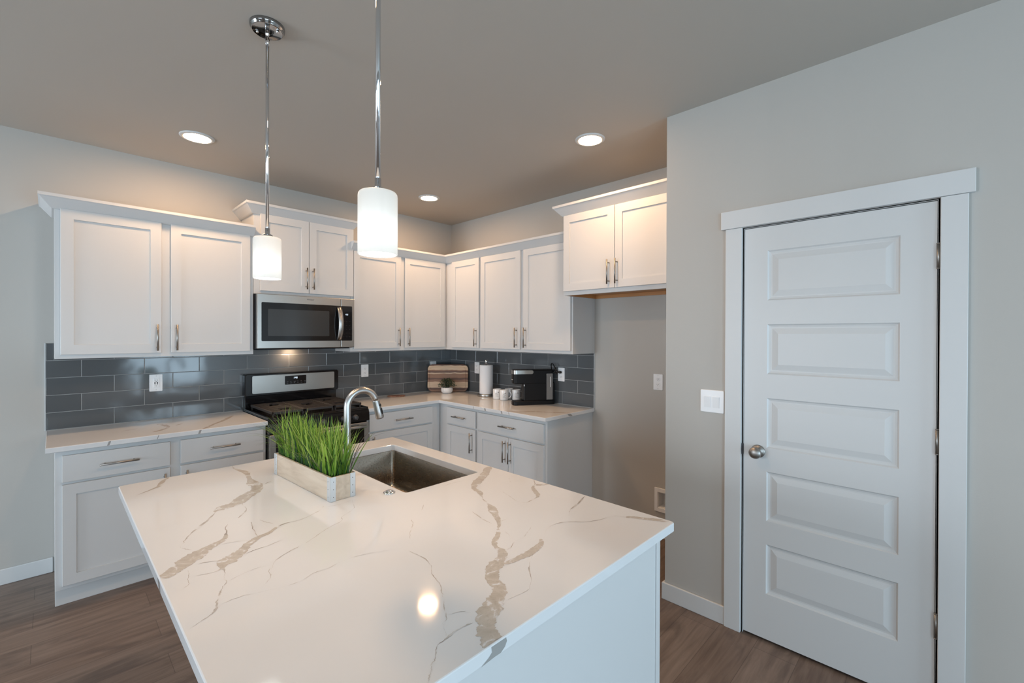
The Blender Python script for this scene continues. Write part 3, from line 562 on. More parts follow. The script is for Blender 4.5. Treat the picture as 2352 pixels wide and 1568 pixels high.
# ------------------------------------------------------------------ planter with grass
PA = 0.045; ca, sa = math.cos(PA), math.sin(PA)
TP = lambda p: Vector((-2.431+ca*p[0]-sa*p[1], -2.201+sa*p[0]+ca*p[1], CT+0.0006+p[2]))
r = thing('planter_box', 'long pale wood planter box of artificial grass on the island', 'planter', (-2.431, -2.201, CT+0.0006))
HX, HY, HZ, TH = 0.0475, 0.255, 0.088, 0.009
for s in (-1, 1):
    mb = MB(TP); mb.box(s*HX, s*(HX-TH), -HY+TH, HY-TH, 0, HZ, 0.001); mb.build('side_board', M_pine, r)
for s in (-1, 1):
    mb = MB(TP); mb.box(-HX, HX, s*HY, s*(HY-TH), 0, HZ, 0.001); mb.build('end_board', M_pine, r)
for sx in (-1, 1):
    for sy in (-1, 1):
        mb = MB(TP); g = 0.0003
        mb.box(sx*(HX+g), sx*(HX+0.0018), sy*(HY+0.0018), sy*(HY-0.024), 0, HZ+0.0015, 0.0005).box(sx*(HX+0.0018), sx*(HX-0.019), sy*(HY+g), sy*(HY+0.0018), 0, HZ+0.0015, 0.0005)
        mb.mi = 1
        for z in (0.016, 0.044, 0.072):
            mb.lathe((sx*(HX+0.0018), sy*(HY-0.016), z), [(0.0016, -0.0002), (0.0014, sx*0.0006)], 8, axis=0)
            mb.lathe((sx*(HX-0.010), sy*(HY+0.0018), z), [(0.0016, -0.0002), (0.0014, sy*0.0006)], 8, axis=1)
        mb.build('corner_bracket', [M_galv, M_slot], r)
MB(TP).box(-HX+TH, HX-TH, -HY+TH, HY-TH, 0, HZ-0.014).build('filler', M_soil, r)
def blade(mb, lay, x, y, z, az, lean, ln, w, tint, arch, seg=7):
    d = Vector((math.cos(az), math.sin(az), 0)); sd = Vector((-math.sin(az), math.cos(az), 0)); p = Vector((x, y, z)); th = lean
    vs = []
    for i in range(seg+1):
        t = i/seg; ww = w*(0.55+0.9*t if t < 0.35 else 0.865*(1-(t-0.35)/0.65)**0.8)
        up = Vector((0, 0, 1)); nrm = (d*math.cos(th)-up*math.sin(th))
        vs += [tuple(p-sd*ww*0.5+nrm*ww*0.15), tuple(p-nrm*ww*0.06), tuple(p+sd*ww*0.5+nrm*ww*0.15)]
        th += arch/seg*(0.4+1.2*t); p = p+(d*math.sin(th)+up*math.cos(th))*ln/seg
    fs = []
    for i in range(seg):
        b = 3*i; fs += [(b, b+1, b+4, b+3), (b+1, b+2, b+5, b+4)]
    bv, _ = mb.add(vs, fs, True)
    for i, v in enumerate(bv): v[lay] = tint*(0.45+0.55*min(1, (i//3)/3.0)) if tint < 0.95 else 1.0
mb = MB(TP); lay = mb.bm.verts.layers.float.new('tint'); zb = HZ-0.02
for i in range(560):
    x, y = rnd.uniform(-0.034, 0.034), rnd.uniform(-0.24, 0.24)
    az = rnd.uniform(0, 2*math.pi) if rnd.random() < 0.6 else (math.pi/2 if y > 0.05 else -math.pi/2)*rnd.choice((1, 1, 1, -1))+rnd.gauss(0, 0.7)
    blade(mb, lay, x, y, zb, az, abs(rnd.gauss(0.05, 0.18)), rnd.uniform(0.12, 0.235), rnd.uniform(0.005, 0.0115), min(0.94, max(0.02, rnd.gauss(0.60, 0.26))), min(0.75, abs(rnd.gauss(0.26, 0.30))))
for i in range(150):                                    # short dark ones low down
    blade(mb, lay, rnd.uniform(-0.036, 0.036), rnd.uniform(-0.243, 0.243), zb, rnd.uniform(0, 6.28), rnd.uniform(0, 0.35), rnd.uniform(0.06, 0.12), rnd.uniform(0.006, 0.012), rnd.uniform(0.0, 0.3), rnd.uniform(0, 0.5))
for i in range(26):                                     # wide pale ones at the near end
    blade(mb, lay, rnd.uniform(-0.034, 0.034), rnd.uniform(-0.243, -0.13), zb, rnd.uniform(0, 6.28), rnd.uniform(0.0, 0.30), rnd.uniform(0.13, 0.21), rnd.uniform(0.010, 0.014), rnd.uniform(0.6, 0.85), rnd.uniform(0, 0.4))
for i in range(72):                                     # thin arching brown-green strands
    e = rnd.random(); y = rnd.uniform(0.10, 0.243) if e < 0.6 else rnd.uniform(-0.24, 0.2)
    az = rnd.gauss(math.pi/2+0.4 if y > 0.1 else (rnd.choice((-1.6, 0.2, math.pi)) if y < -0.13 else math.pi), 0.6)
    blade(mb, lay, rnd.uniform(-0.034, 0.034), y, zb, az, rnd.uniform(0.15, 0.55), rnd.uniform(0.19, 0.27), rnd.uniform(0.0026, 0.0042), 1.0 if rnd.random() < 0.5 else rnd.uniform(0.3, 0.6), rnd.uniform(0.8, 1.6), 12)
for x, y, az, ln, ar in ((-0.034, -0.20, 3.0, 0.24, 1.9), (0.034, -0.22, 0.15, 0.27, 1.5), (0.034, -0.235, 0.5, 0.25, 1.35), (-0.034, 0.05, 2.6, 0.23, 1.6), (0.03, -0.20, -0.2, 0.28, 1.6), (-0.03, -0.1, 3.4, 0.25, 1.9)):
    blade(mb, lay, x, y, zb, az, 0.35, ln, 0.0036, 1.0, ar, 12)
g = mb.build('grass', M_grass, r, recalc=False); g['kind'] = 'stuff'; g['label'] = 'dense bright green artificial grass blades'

# ------------------------------------------------------------------ gas range
def seg7(mb, text, u0, z0, h, d, w=None, th=None):
    w = w or h*0.55; th = th or h*0.13; SEG = {'1': 'bc', '4': 'fgbc', '8': 'abcdefg', '5': 'afgcd', '0': 'abcdef'}
    for ch in text:
        if ch == ':':
            for q in (0.3, 0.68): mb.box(u0, u0+th, d, d+0.0004, z0+h*q, z0+h*q+th)
            u0 += th*2.6; continue
        for s in SEG[ch]:
            a = {'a': (0, w, h-th, h), 'd': (0, w, 0, th), 'g': (0, w, h/2-th/2, h/2+th/2), 'f': (0, th, h/2, h), 'e': (0, th, 0, h/2), 'b': (w-th, w, h/2, h), 'c': (w-th, w, 0, h/2)}[s]
            mb.box(u0+a[0], u0+a[1], d, d+0.0004, z0+a[2], z0+a[3])
        u0 += w*1.35
RU0, RU1 = -2.106, -1.348
r = thing('gas_range', 'black and stainless freestanding gas range against the tiled wall', 'stove', (-1.727, -0.33, 0))
MB(TA).box(RU0, RU1, 0.02, 0.600, 0.03, 0.884, 0.002).build('body', M_black, r)
mb = MB(TA); mb.box(RU0, RU1, 0.02, 0.632, 0.8845, 0.902, 0.004).box(RU0, RU0+0.022, 0.05, 0.630, 0.900, 0.914, 0.004).box(RU1-0.022, RU1, 0.05, 0.630, 0.900, 0.914, 0.004).box(RU0, RU1, 0.606, 0.632, 0.900, 0.912, 0.004)
ck = mb.build('cooktop', M_black, r)
mb = MB(TA)
mb.loops([[(u, d, z) for d, z in ((0.601, 0.800), (0.640, 0.800), (0.650, 0.806), (0.646, 0.872), (0.634, 0.888), (0.601, 0.8835))] for u in (RU0, RU1)])
cp = mb.build('control_panel', M_black, r)
for u in (-1.985, -1.885, -1.727, -1.570, -1.470):
    mb = MB(TA); mb.lathe((u, 0, 0.842), [(0.022, 0.6488), (0.022, 0.654), (0.0185, 0.658), (0.0170, 0.674), (0.0145, 0.677)], 24, axis=1)
    mb.box(u-0.004, u+0.004, 0.672, 0.684, 0.826, 0.858, 0.002); mb.build('knob', mat('knob_grey', (0.05, 0.05, 0.052), 0.35) if u == -1.985 else bpy.data.materials['knob_grey'], r)
mb = MB(TA); plate(mb, RU0+0.004, RU1-0.004, 0.225, 0.792, 0.602, 0.646, 0.006, 0.003); od = mb.build('oven_door', M_steel, r)
mb = MB(TA); plate(mb, RU0+0.044, RU1-0.044, 0.275, 0.752, 0.646, 0.6475, 0.012, 0.0008); mb.build('glass', M_black, od)
mb = MB(TA); mb.tube([(RU0+0.05, 0.692, 0.768), (-1.90, 0.697, 0.768), (-1.55, 0.697, 0.768), (RU1-0.05, 0.692, 0.768)], 0.0125, 16)
for u in (RU0+0.075, RU1-0.075): mb.box(u-0.012, u+0.012, 0.6455, 0.690, 0.758, 0.778, 0.003)
mb.build('handle', M_steel, od)
mb = MB(TA); plate(mb, RU0+0.004, RU1-0.004, 0.045, 0.218, 0.602, 0.642, 0.006, 0.003); mb.build('drawer', M_steel, r)
mb = MB(TA); mb.box(RU0+0.01, RU1-0.01, 0.021, 0.052, 0.900, 1.016, 0.004)
A = lambda i, d: [(u, d, z) for u, z in rrect(RU0+i, RU1-i, 1.008+i, 1.187-i, 0.018-i, 6)]
mb.loops([A(0, 0.012), A(0, 0.074), A(0.002, 0.079), A(0.006, 0.082)])
bg = mb.build('backguard', M_black, r)
mb = MB(TA); plate(mb, -2.054, -1.388, 1.027, 1.172, 0.0815, 0.0835, 0.010, 0.001); mb.build('steel_panel', M_steel, bg)
mb = MB(TA); plate(mb, -1.810, -1.636, 1.084, 1.157, 0.0832, 0.0856, 0.006, 0.001)
mb.mi = 1; seg7(mb, '1:48', -1.744, 1.1315, 0.0145, 0.0856); mb.mi = 2
for i in range(6):
    for j in range(2): mb.box(-1.795+i*0.028, -1.795+i*0.028+rnd.uniform(0.008, 0.016), 0.0855, 0.0858, 1.095+j*0.012, 1.0975+j*0.012)
mb.build('clock_display', [M_black, M_digit, M_print], bg)
burners = [(-1.94, 0.20), (-1.94, 0.46), (-1.727, 0.33), (-1.515, 0.20), (-1.515, 0.46)]
for u, d in burners:
    mb = MB(TA); mb.lathe((u, d, 0), [(0.048, 0.9022), (0.048, 0.908), (0.040, 0.912), (0.040, 0.920), (0.034, 0.923), (0.002, 0.9235)], 28); mb.build('burner', M_blackm, r)
for a, b in ((-2.068, -1.842), (-1.838, -1.616), (-1.612, -1.386)):
    mb = MB(TA); d0, d1 = 0.085, 0.585; w = 0.011; zt, zb_ = 0.946, 0.928
    for u in (a, b-w): mb.box(u, u+w, d0, d1, zb_, zt, 0.002)
    for d in (d0, d1-w): mb.box(a, b, d, d+w, zb_, zt, 0.002)
    for i in range(1, 14):
        d = d0+(d1-d0)*i/14
        gaps = [(u-math.sqrt(max(0, 0.045**2-(d-c)**2)), u+math.sqrt(max(0, 0.045**2-(d-c)**2))) for u, c in burners if a < u < b and abs(d-c) < 0.045]
        if gaps: mb.box(a, gaps[0][0], d-0.004, d+0.004, 0.932, zt-0.001, 0.0015).box(gaps[0][1], b, d-0.004, d+0.004, 0.932, zt-0.001, 0.0015)
        else: mb.box(a, b, d-0.004, d+0.004, 0.932, zt-0.001, 0.0015)
    for u in (a+0.004, b-0.014):
        for d in (d0+0.004, d1-0.014): mb.box(u, u+0.01, d, d+0.01, 0.9025, zb_+0.002)
    mb.build('grate', M_iron, r)

# ------------------------------------------------------------------ microwave
r = thing('microwave_oven', 'stainless over the range microwave with black glass door', 'microwave', (-1.727, -0.2, 1.392))
mb = MB(TA); mb.box(-2.1055, -1.3485, 0.001, 0.352, 1.394, 1.808, 0.002).box(-2.09, -1.37, 0.03, 0.33, 1.386, 1.394, 0.002); mb.build('body', M_blackm, r)
mb = MB(TA); mb.box(-1.785, -1.725, 0.045, 0.085, 1.3845, 1.3862); mb.build('task_lamp', M_task, r)
mb = MB(TA); plate(mb, -2.1055, -1.4685, 1.3975, 1.808, 0.353, 0.385, 0.004, 0.003); dr = mb.build('door', M_steel, r)
mb = MB(TA); plate(mb, -2.078, -1.4688, 1.453, 1.746, 0.384, 0.3862, 0.008, 0.0006); mb.build('glass', M_black, dr)
mb = MB(TA); plate(mb, -2.033, -1.567, 1.492, 1.697, 0.3861, 0.3866, 0.004, 0.0002); mb.build('window', mat('tinted_window', (0.035, 0.038, 0.040), 0.12, spec=0.6), dr)
mb = MB(TA); rings = []
for i in range(15):
    t = i/14; z = 1.461+(1.733-1.461)*t; b_ = 0.036*math.sin(math.pi*t)**0.8 if 0 < t < 1 else 0
    d = 0.3865+b_; rings.append([(-1.503, d, z), (-1.484, d+0.004, z), (-1.466, d, z), (-1.466, d+0.010, z), (-1.484, d+0.014, z), (-1.503, d+0.010, z)])
mb.loops(rings, smooth=True); mb.build('handle', M_steel, dr)
mb = MB(TA); plate(mb, -1.4665, -1.3485, 1.3975, 1.808, 0.353, 0.385, 0.004, 0.003); p_ = mb.build('control_panel', M_steel, r)
mb = MB(TA); plate(mb, -1.4660, -1.369, 1.453, 1.746, 0.384, 0.3862, 0.006, 0.0006)
mb.mi = 1; seg7(mb, '1:50', -1.434, 1.669, 0.0115, 0.3862); mb.mi = 2
for i in range(3):
    for j in range(5): mb.box(-1.452+i*0.027, -1.440+i*0.027, 0.3861, 0.3864, 1.485+j*0.032, 1.4872+j*0.032)
mb.build('keypad', [M_black, M_digit, mat('keypad_marks', (0.02, 0.02, 0.022), 0.4)], p_)
fc = bpy.data.curves.new('logo', 'FONT'); fc.body = 'Whirlpool'; fc.size = 0.0155; fc.shear = 0.25; fc.extrude = 0.0003; fo = bpy.data.objects.new('logo_text', fc); C.objects.link(fo)
dg = bpy.context.evaluated_depsgraph_get(); dg.update(); me = bpy.data.meshes.new_from_object(fo.evaluated_get(dg)); C.objects.unlink(fo); bpy.data.objects.remove(fo)
w_ = max(v.co.x for v in me.vertices)
lm = MB(TA); lm.add([(-1.749+v.co.x*0.058/w_, 0.3853-v.co.z, 1.7785+v.co.y) for v in me.vertices], [tuple(p.vertices) for p in me.polygons])
lm.build('logo', M_slot, dr); bpy.data.meshes.remove(me)

# ------------------------------------------------------------------ outlets, switch, ice maker box
def outlet(T, name, label, u, d, kind):
    z0, z1 = 1.097, 1.217
    r = thing(name, label, 'outlet', tuple(T((u, d, z0))), 'white wall outlets')
    mb = MB(T); plate(mb, u-0.0372, u+0.0372, z0, z1, d, d+0.0055, 0.004, 0.002)
    mb.mi = 1
    for z in (z0+0.012, z1-0.012): mb.lathe((u, 0, z), [(0.0028, d+0.0054), (0.0022, d+0.0062)], 10, axis=1)
    mb.build('plate', [M_plast, M_caulk], r)
    mb = MB(T)
    if kind == 'decora':
        plate(mb, u-0.0168, u+0.0168, 1.124, 1.190, d+0.005, d+0.0075, 0.003, 0.001)
        cz = (1.141, 1.173)
    else:
        for z in (1.1375, 1.1765): plate(mb, u-0.0168, u+0.0168, z-0.014, z+0.014, d+0.005, d+0.0075, 0.011, 0.001)
        cz = (1.1375, 1.1765)
    mb.mi = 1; f = d+0.0074
    for z in cz:
        mb.box(u-0.0075, u-0.0052, f, f+0.0004, z-0.001, z+0.007).box(u+0.0052, u+0.0075, f, f+0.0004, z, z+0.0065); mb.lathe((u, 0, z-0.0065), [(0.0024, f), (0.0024, f+0.0004)], 10, axis=1)
    if kind == 'decora':
        mb.box(u-0.010, u-0.004, f, f+0.0006, 1.150, 1.162).box(u+0.004, u+0.010, f, f+0.0006, 1.150, 1.162)
    mb.build('receptacle', [M_plast, M_slot], r)
    return r
outlet(TA, 'wall_outlet', 'white outlet with two charging slots left of the range', -2.651, 0.0095, 'decora')
outlet(TA, 'wall_outlet', 'white outlet on the tiles just right of the range', -1.056, 0.0095, 'duplex')
outlet(TA, 'wall_outlet', 'white outlet mostly hidden behind the wooden cutting board', -0.252, 0.0095, 'duplex')
outlet(TB, 'wall_outlet', 'white outlet on the tiles beside the paper towel roll', 0.461, 0.0095, 'duplex')
outlet(TB, 'wall_outlet', 'white outlet with the black coffee maker plug in it', 1.591, 0.0095, 'duplex')
outlet(TB, 'wall_outlet', 'white outlet on the bare alcove wall', 2.498, 0.0006, 'duplex')
TPW = lambda p: Vector((XP-p[1], -p[0], p[2]))
r = thing('light_switch', 'white double rocker light switch beside the panel door', 'light switch', tuple(TPW((3.158, 0.001, 1.097))))
mb = MB(TPW); plate(mb, 3.0975, 3.2185, 1.097, 1.216, 0.0006, 0.0055, 0.005, 0.002); mb.build('plate', M_plast, r)
for u in (3.1345, 3.1795):
    mb = MB(TPW); mb.loops([[(u-0.0165, d, 1.123), (u+0.0165, d, 1.123), (u+0.0165, d2, 1.181), (u-0.0165, d2, 1.181)] for d, d2 in ((0.005, 0.005), (0.0068, 0.0095))]); mb.build('rocker', M_ceramic, r)
mb = MB(TB); a0, a1 = 2.476, 2.674
for s in ((a0, 2.501, 0.192, 0.367), (2.649, a1, 0.192, 0.367), (2.501, 2.649, 0.337, 0.367), (2.501, 2.649, 0.192, 0.221)): mb.box(s[0], s[1], 0.0004, 0.010, s[2], s[3], 0.001)
for s in ((2.501, 2.504, -0.08, 0.002, 0.221, 0.337), (2.646, 2.649, -0.08, 0.002, 0.221, 0.337), (2.501, 2.649, -0.08, 0.002, 0.334, 0.337), (2.501, 2.649, -0.08, 0.002, 0.221, 0.224), (2.501, 2.649, -0.083, -0.08, 0.221, 0.337)): mb.box(*s)
tag(mb.build('ice_maker_box', M_plast), 'white recessed water supply box low on the alcove wall', 'wall box')

# ------------------------------------------------------------------ things on the counters
def basis(origin, ex, ey, ez=Vector((0, 0, 1))):
    o = Vector(origin); return lambda p: o+ex*p[0]+ey*p[1]+ez*p[2]
q = math.sqrt(0.5)
# cutting board, leaning across the corner
ex = Vector((q, -q, 0)); ey0 = Vector((q, q, 0)); ln = math.radians(4.5); ez = Vector((0, 0, 1))*math.cos(ln)+ey0*math.sin(ln); ey = ey0*math.cos(ln)-Vector((0, 0, 1))*math.sin(ln)
mb = MB(); W_, H_, T_ = 0.219, 0.292, 0.018
def bout(ins, y, k=8):
    out = []
    for x, z in rrect(-W_+ins, W_-ins, ins, H_-ins, 0.052-ins*0.6, k):
        t = (z-H_/2)/(H_/2); s_ = 1-0.022*t*t; out.append((x*s_, y, z))
    return out
mb.loops([bout(0.003, T_), bout(0, T_-0.003), bout(0, 0.003), bout(0.003, 0), bout(0.020, 0), bout(0.022, 0.003), bout(0.027, 0.003), bout(0.029, 0)])
bo = mb.build('cutting_board', M_acacia, loc=(0, 0, 0))
bo.matrix_world = Matrix(((ex.x, ey.x, ez.x, -0.202), (ex.y, ey.y, ez.y, -0.202), (ex.z, ey.z, ez.z, CT+0.0022), (0, 0, 0, 1)))
tag(bo, 'striped light and dark wood cutting board leaning in the corner', 'cutting board')
# little potted plant
px, py = -0.272, -0.280
r = thing('potted_plant', 'small dark green plant in a round white bowl before the cutting board', 'plant', (px, py, CT))
mb = MB(); mb.lathe((px, py, 0), [(0.034, CT+0.0004), (0.048, CT+0.004), (0.060, CT+0.020), (0.0625, CT+0.038), (0.0585, CT+0.056), (0.0545, CT+0.062), (0.051, CT+0.061), (0.053, CT+0.052), (0.05, CT+0.046), (0.002, CT+0.046)], 36); mb.build('pot', M_ceramic, r)
mb = MB(); lay = mb.bm.verts.layers.float.new('tint')
for i in range(520):
    a, el = rnd.uniform(0, 6.283), rnd.uniform(0.05, 1.5); rr = rnd.uniform(0.25, 1.0)**0.6
    c_ = Vector((px+0.095*rr*math.cos(a)*math.cos(el)*1.0, py+0.095*rr*math.sin(a)*math.cos(el), CT+0.062+0.095*rr*math.sin(el)))
    d = Vector((math.cos(a+rnd.gauss(0, .6)), math.sin(a+rnd.gauss(0, .6)), rnd.gauss(0.3, 0.5))).normalized(); s_ = d.cross(Vector((rnd.gauss(0, .3), rnd.gauss(0, .3), 1))).normalized(); l, w = rnd.uniform(0.012, 0.020), rnd.uniform(0.004, 0.0065); n_ = d.cross(s_)
    bv, _ = mb.add([tuple(c_), tuple(c_+d*l*0.5+s_*w+n_*w*.4), tuple(c_+d*l), tuple(c_+d*l*0.5-s_*w+n_*w*.4)], [(0, 1, 2), (0, 2, 3)])
    tt = rnd.random()
    for v in bv: v[lay] = tt
for i in range(40):
    a, el = rnd.uniform(0, 6.283), rnd.uniform(0.2, 1.4)
    mb.tube([(px+0.01*math.cos(a), py+0.01*math.sin(a), CT+0.045), (px+0.05*math.cos(a)*math.cos(el), py+0.05*math.sin(a)*math.cos(el), CT+0.062+0.05*math.sin(el)), (px+0.085*math.cos(a)*math.cos(el), py+0.085*math.sin(a)*math.cos(el), CT+0.062+0.082*math.sin(el))], [0.0012, 0.001, 0.0006], 5)
mb.build('foliage', M_leaf, r, recalc=False)
# paper towels
tx, ty = -0.139, -0.745
r = thing('paper_towel_holder', 'round steel stand holding the paper towel roll', 'paper towel holder', (tx, ty, CT))
mb = MB(); mb.lathe((tx, ty, 0), [(0.084, CT+0.0004), (0.0855, CT+0.003), (0.0855, CT+0.022), (0.083, CT+0.026), (0.002, CT+0.0265)], 48); mb.build('base', M_steel, r)
mb = MB(); mb.lathe((tx, ty, 0), [(0.006, CT+0.026), (0.006, CT+0.322)], 16); mb.build('rod', M_chrome, r)
mb = MB(); mb.lathe((tx, ty, 0), [(0.010, CT+0.319), (0.0135, CT+0.322), (0.0135, CT+0.357), (0.011, CT+0.362), (0.002, CT+0.363)], 20); mb.build('finial', M_chrome, r)
mb = MB(); mb.lathe((tx, ty, 0), [(0.019, CT+0.0275), (0.0655, CT+0.0275), (0.0668, CT+0.030), (0.0668, CT+0.308), (0.0655, CT+0.3105), (0.021, CT+0.3105), (0.019, CT+0.309), (0.019, CT+0.0275)], 48, cap0=False, cap1=False)
tag(mb.build('paper_towel_roll', M_paper), 'white paper towel roll standing on the steel holder', 'paper towels')
# mugs
def mug(x, y, az, label):
    r = thing('coffee_mug', label, 'mug', (x, y, CT), 'white printed mugs')
    R_ = 0.0405; mb = MB(); z = CT+0.0004
    mb.lathe((x, y, 0), [(0.034, z), (0.0385, z+0.002), (R_, z+0.008), (R_, z+0.094), (R_-0.0008, z+0.0965), (R_-0.0026, z+0.0965), (R_-0.0036, z+0.094), (R_-0.004, z+0.012), (R_-0.009, z+0.007), (0.002, z+0.0065)], 36); mb.build('cup', M_ceramic, r)
    d = Vector((math.cos(az), math.sin(az), 0)); o = Vector((x, y, 0)); pts = []
    for i in range(13):
        t = math.radians(105-210*i/12); pts.append(o+d*(R_-0.004+0.004+0.026*max(0, math.cos(t))+ (0 if abs(math.cos(t)) > 0.02 else 0))+Vector((0, 0, z+0.050+0.031*math.sin(t))))
    pts[0] = o+d*(R_-0.002)+Vector((0, 0, pts[0].z)); pts[-1] = o+d*(R_-0.002)+Vector((0, 0, pts[-1].z))
    MB().tube(pts, 0.0052, 10).build('handle', M_ceramic, r)
    mb = MB(); fz = math.atan2(CAM.y-y, CAM.x-x)                   # grey lettering and a small drawing, too small to read in the photo
    def dash(a0, a1, z0, z1):
        n = max(2, int((a1-a0)/0.15)+1); rg = [[(x+(R_+rr)*math.cos(a0+(a1-a0)*i/n), y+(R_+rr)*math.sin(a0+(a1-a0)*i/n), zz) for rr, zz in ((0.0001, z0), (0.0005, z0), (0.0005, z1), (0.0001, z1))] for i in range(n+1)]
        mb.loops(rg)
    for row, (zc, k, hh) in enumerate(((0.058, 3, 0.0035), (0.048, 5, 0.0035), (0.036, 4, 0.003), (0.026, 5, 0.003))):
        a = fz-0.42+0.1*rnd.random()
        for j in range(k):
            w_ = rnd.uniform(0.06, 0.16); dash(a, a+w_, z+zc, z+zc+hh); a += w_+rnd.uniform(0.03, 0.07)
    for j in range(5): dash(fz+0.12+0.07*j, fz+0.17+0.07*j, z+0.060+0.003*(j % 3), z+0.070+0.003*(j % 2))
    mb.build('print', M_print, r)
mug(-0.197, -0.963, 0.4, 'white printed mug nearest the paper towel roll')
mug(-0.200, -1.060, -0.82, 'front white printed mug with its handle turned right')
mug(-0.103, -1.030, 0.9, 'white mug at the back, mostly hidden behind the other mugs')
mug(-0.105, -1.130, -0.75, 'white printed mug beside the coffee maker')
# coffee maker
ax = Vector((0.859, -0.513, 0)).normalized(); bx_ = Vector((-ax.y, ax.x, 0))
TC = basis((-0.387, -1.366, CT+0.0006), ax, bx_, Vector((0, 0, 0.903)))
r = thing('coffee_maker', 'black single serve coffee maker with silver band on the counter', 'coffee maker', tuple(TC((0.17, 0.055, 0))))
DL, WD = 0.385, 0.098
mb = MB(TC)
def rr(a0, a1, b0, b1, z, rd, k=6): return [(x, y, z) for x, y in rrect(a0, a1, b0, b1, rd, k)]
mb.loops([rr(0.003, DL-0.002, 0.003, WD-0.003, 0, 0.028), rr(0, DL, 0, WD, 0.004, 0.030), rr(0, DL, 0, WD, 0.034, 0.030), rr(0.003, DL, 0.003, WD-0.003, 0.040, 0.028)]); mb.build('base', M_blackm, r)
mb = MB(TC); mb.box(0.094, DL-0.004, 0.001, WD-0.001, 0.0385, 0.215, 0.010, 3); mb.build('column', M_blackm, r)
mb = MB(TC); mb.loops([rr(0.010, DL-0.02, 0.008, WD-0.008, 0.203, 0.024), rr(0.001, DL-0.012, 0.001, WD-0.001, 0.212, 0.030), rr(0, DL-0.014, 0, WD, 0.330, 0.030), rr(0.008, DL-0.024, 0.008, WD-0.008, 0.340, 0.024)]); mb.build('head', M_blackm, r)
mb = MB(TC); ring = [(0.178, -0.0022), (0.030, -0.0022)]+[(0.030-0.0322*math.sin(math.radians(t)), 0.030-0.0322*math.cos(math.radians(t))) for t in range(15, 91, 15)]+[(-0.0022, WD-0.03)]+[(0.030-0.0322*math.cos(math.radians(t)), WD-0.030+0.0322*math.sin(math.radians(t))) for t in range(15, 91, 15)]+[(0.178, WD+0.0022)]
RB = lambda sc, z: [(a if a < 0.17 else a-sc, b, z) for a, b in ring]
mb.loops([RB(0.012, 0.300), RB(0.004, 0.304), RB(0, 0.312), RB(0, 0.324), RB(0.004, 0.332), RB(0.012, 0.336)]); mb.build('lid_band', M_steel, r)
mb = MB(TC); mb.box(0.300, 0.358, -0.0025, 0.02, 0.046, 0.302, 0.004); mb.build('water_tank', mat('smoky_tank', (0.20, 0.195, 0.19), 0.12, spec=0.7, bump=(26, 0.8, (1, 1, 0.3))), r)
mb = MB(TC); mb.box(0.332, 0.337, -0.0040, 0.0, 0.17, 0.27, 0.001); mb.build('level_strip', M_plast, r)
mb = MB(TC); mb.box(0.0935, 0.102, 0.002, 0.014, 0.182, 0.200, 0.002); mb.build('drip_nozzle', M_galv, r)
MB(TC).box(-0.004, 0.006, 0.03, 0.066, 0.243, 0.249, 0.001).build('power_button', M_galv, r)
mb = MB(); c0 = [(-0.085, -1.535, 1.17), (-0.072, -1.528, 1.205), (-0.062, -1.516, 1.235), (-0.054, -1.513, 1.249), (-0.048, -1.522, 1.250), (-0.046, -1.540, 1.225), (-0.046, -1.560, 1.195), (-0.050, -1.572, 1.16)]
mb.tube(catmull(c0, 6), 0.0055, 10).tube(catmull([(-0.075, -1.545, 1.172), (-0.060, -1.555, 1.186), (-0.050, -1.568, 1.184), (-0.043, -1.580, 1.178), (-0.036, -1.590, 1.1768)], 6), 0.0080, 10); mb.build('power_cord', M_black, r)
mb = MB(); mb.lathe((0, -1.591, 1.1768), [(0.005, -0.040), (0.010, -0.036), (0.0115, -0.026), (0.0115, -0.0178)], 16, axis=0); mb.build('plug', M_black, r)
# wooden coaster
mb = MB(); pl_ = [(-0.795+0.085*math.cos(a)*ca_-0.046*math.sin(a)*sa_, -0.150+0.085*math.cos(a)*sa_+0.046*math.sin(a)*ca_) for ca_, sa_ in ((math.cos(-0.45), math.sin(-0.45)),) for a in [2*math.pi*i/28 for i in range(28)]]
slab(mb, pl_, CT+0.0005, CT+0.013, 0.003); tag(mb.build('wooden_coaster', M_coaster), 'reddish brown wooden coaster lying near the tiles right of the range', 'coaster')

# ------------------------------------------------------------------ ceiling lights and pendants
for x, y, lab in ((-2.528, -0.655, 'recessed ceiling light above the left wall cabinets'), (-0.780, -0.672, 'recessed ceiling light nearest the room corner'), (-0.785, -2.418, 'recessed ceiling light in front of the refrigerator alcove'), (-2.528, -2.60, 'recessed ceiling light over the island, out of the frame')):
    r = thing('recessed_light', 'round lit '+lab, 'ceiling light', (x, y, H), 'recessed ceiling lights')
    mb = MB(); mb.lathe((x, y, 0), [(0.094, H-0.0003), (0.094, H-0.003), (0.088, H-0.007), (0.074, H-0.009), (0.071, H-0.006), (0.071, H-0.0003)], 48, cap0=False, cap1=False); mb.build('trim_ring', M_trim, r)
    mb = MB(); mb.lathe((x, y, 0), [(0.0708, H-0.002), (0.0708, H-0.0062), (0.068, H-0.0072), (0.001, H-0.0074)], 40); mb.build('lens', M_lens, r)
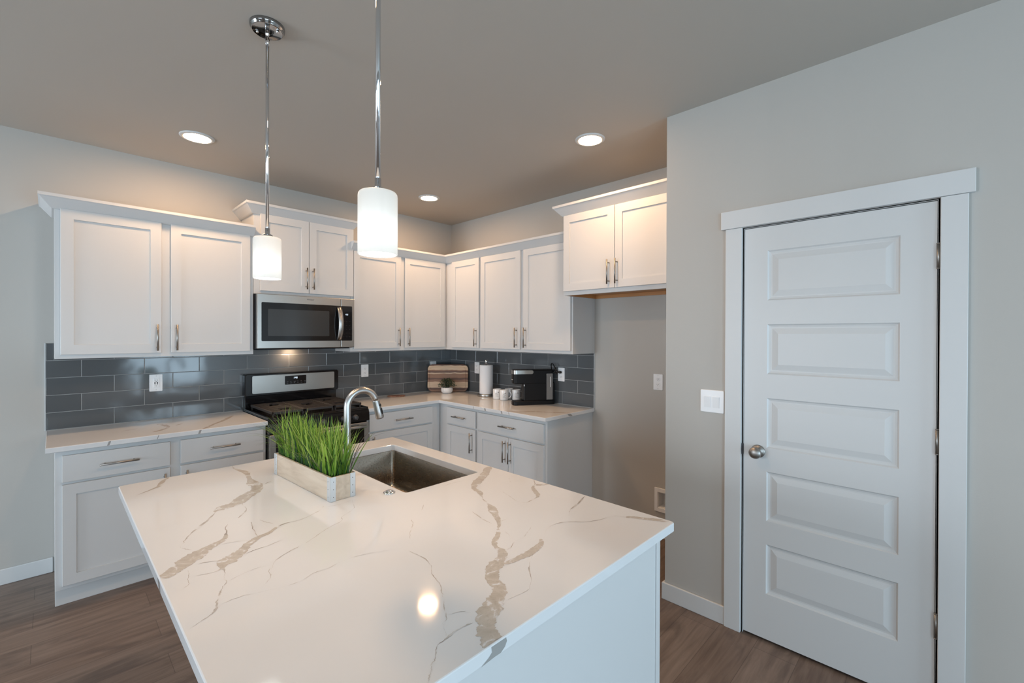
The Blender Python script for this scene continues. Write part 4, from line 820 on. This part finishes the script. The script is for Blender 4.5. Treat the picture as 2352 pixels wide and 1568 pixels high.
def pendant(x, y, zb, label):
    r = thing('pendant_lamp', label, 'pendant lamp', (x, y, H), 'island pendant lamps')
    mb = MB(); mb.lathe((x, y, 0), [(0.0635, H-0.0004), (0.0635, H-0.010), (0.0625, H-0.014), (0.0595, H-0.0165), (0.0585, H-0.021), (0.0570, H-0.0225), (0.0545, H-0.0225), (0.050, H-0.0205), (0.012, H-0.0205)], 48)
    cn = mb.build('canopy', M_canopy, r)
    for s in (-1, 1):
        mb = MB(); a = 0.75; mb.lathe((x+s*0.040*math.cos(a), y-s*0.040*math.sin(a), 0), [(0.0055, H-0.020), (0.0055, H-0.0245), (0.003, H-0.028), (0.0005, H-0.0285)], 14); mb.build('screw_cap', M_chrome, cn)
    zt = zb+0.168
    mb = MB(); mb.lathe((x, y, 0), [(0.0085, H-0.0206), (0.0085, H-0.036), (0.0062, H-0.038), (0.0062, H-0.052), (0.0085, H-0.054), (0.0085, H-0.074), (0.007, H-0.076)], 18); mb.build('swivel', M_chrome, r)
    mb = MB(); mb.lathe((x, y, 0), [(0.0066, H-0.075), (0.0066, zt+0.018)], 18); mb.build('rod', M_chrome, r)
    mb = MB(); mb.lathe((x, y, 0), [(0.0085, zt+0.036), (0.0085, zt+0.014), (0.0125, zt+0.012), (0.020, zt+0.007), (0.0255, zt-0.002), (0.0265, zt-0.010), (0.0225, zt-0.012), (0.0225, zt-0.05), (0.002, zt-0.05)], 32); mb.build('socket_cap', M_chrome, r)
    R_ = 0.0515; mb = MB(); mb.lathe((x, y, 0), [(0.024, zt-0.0015), (R_-0.010, zt-0.0015), (R_-0.004, zt-0.003), (R_-0.001, zt-0.007), (R_, zt-0.013), (R_, zb+0.001), (R_-0.001, zb), (R_-0.0026, zb), (R_-0.003, zb+0.002)], 56, cap0=False, cap1=False); mb.build('shade', M_shade, r, recalc=False)
    bl = bpy.data.lights.new('pendant_bulb_light', 'POINT'); bl.energy = PEND; bl.shadow_soft_size = 0.022; bl.color = (0.93, 0.98, 1.0)
    lo = bpy.data.objects.new('pendant_bulb_light', bl); C.objects.link(lo); lo.location = (x, y, zb+0.062)
PEND = 6.5
pendant(-2.563, -2.085, 1.728, 'far pendant lamp with its chrome canopy visible on the ceiling')
pendant(-2.563, -2.965, 1.717, 'near pendant lamp, larger in view, rod running out of frame')
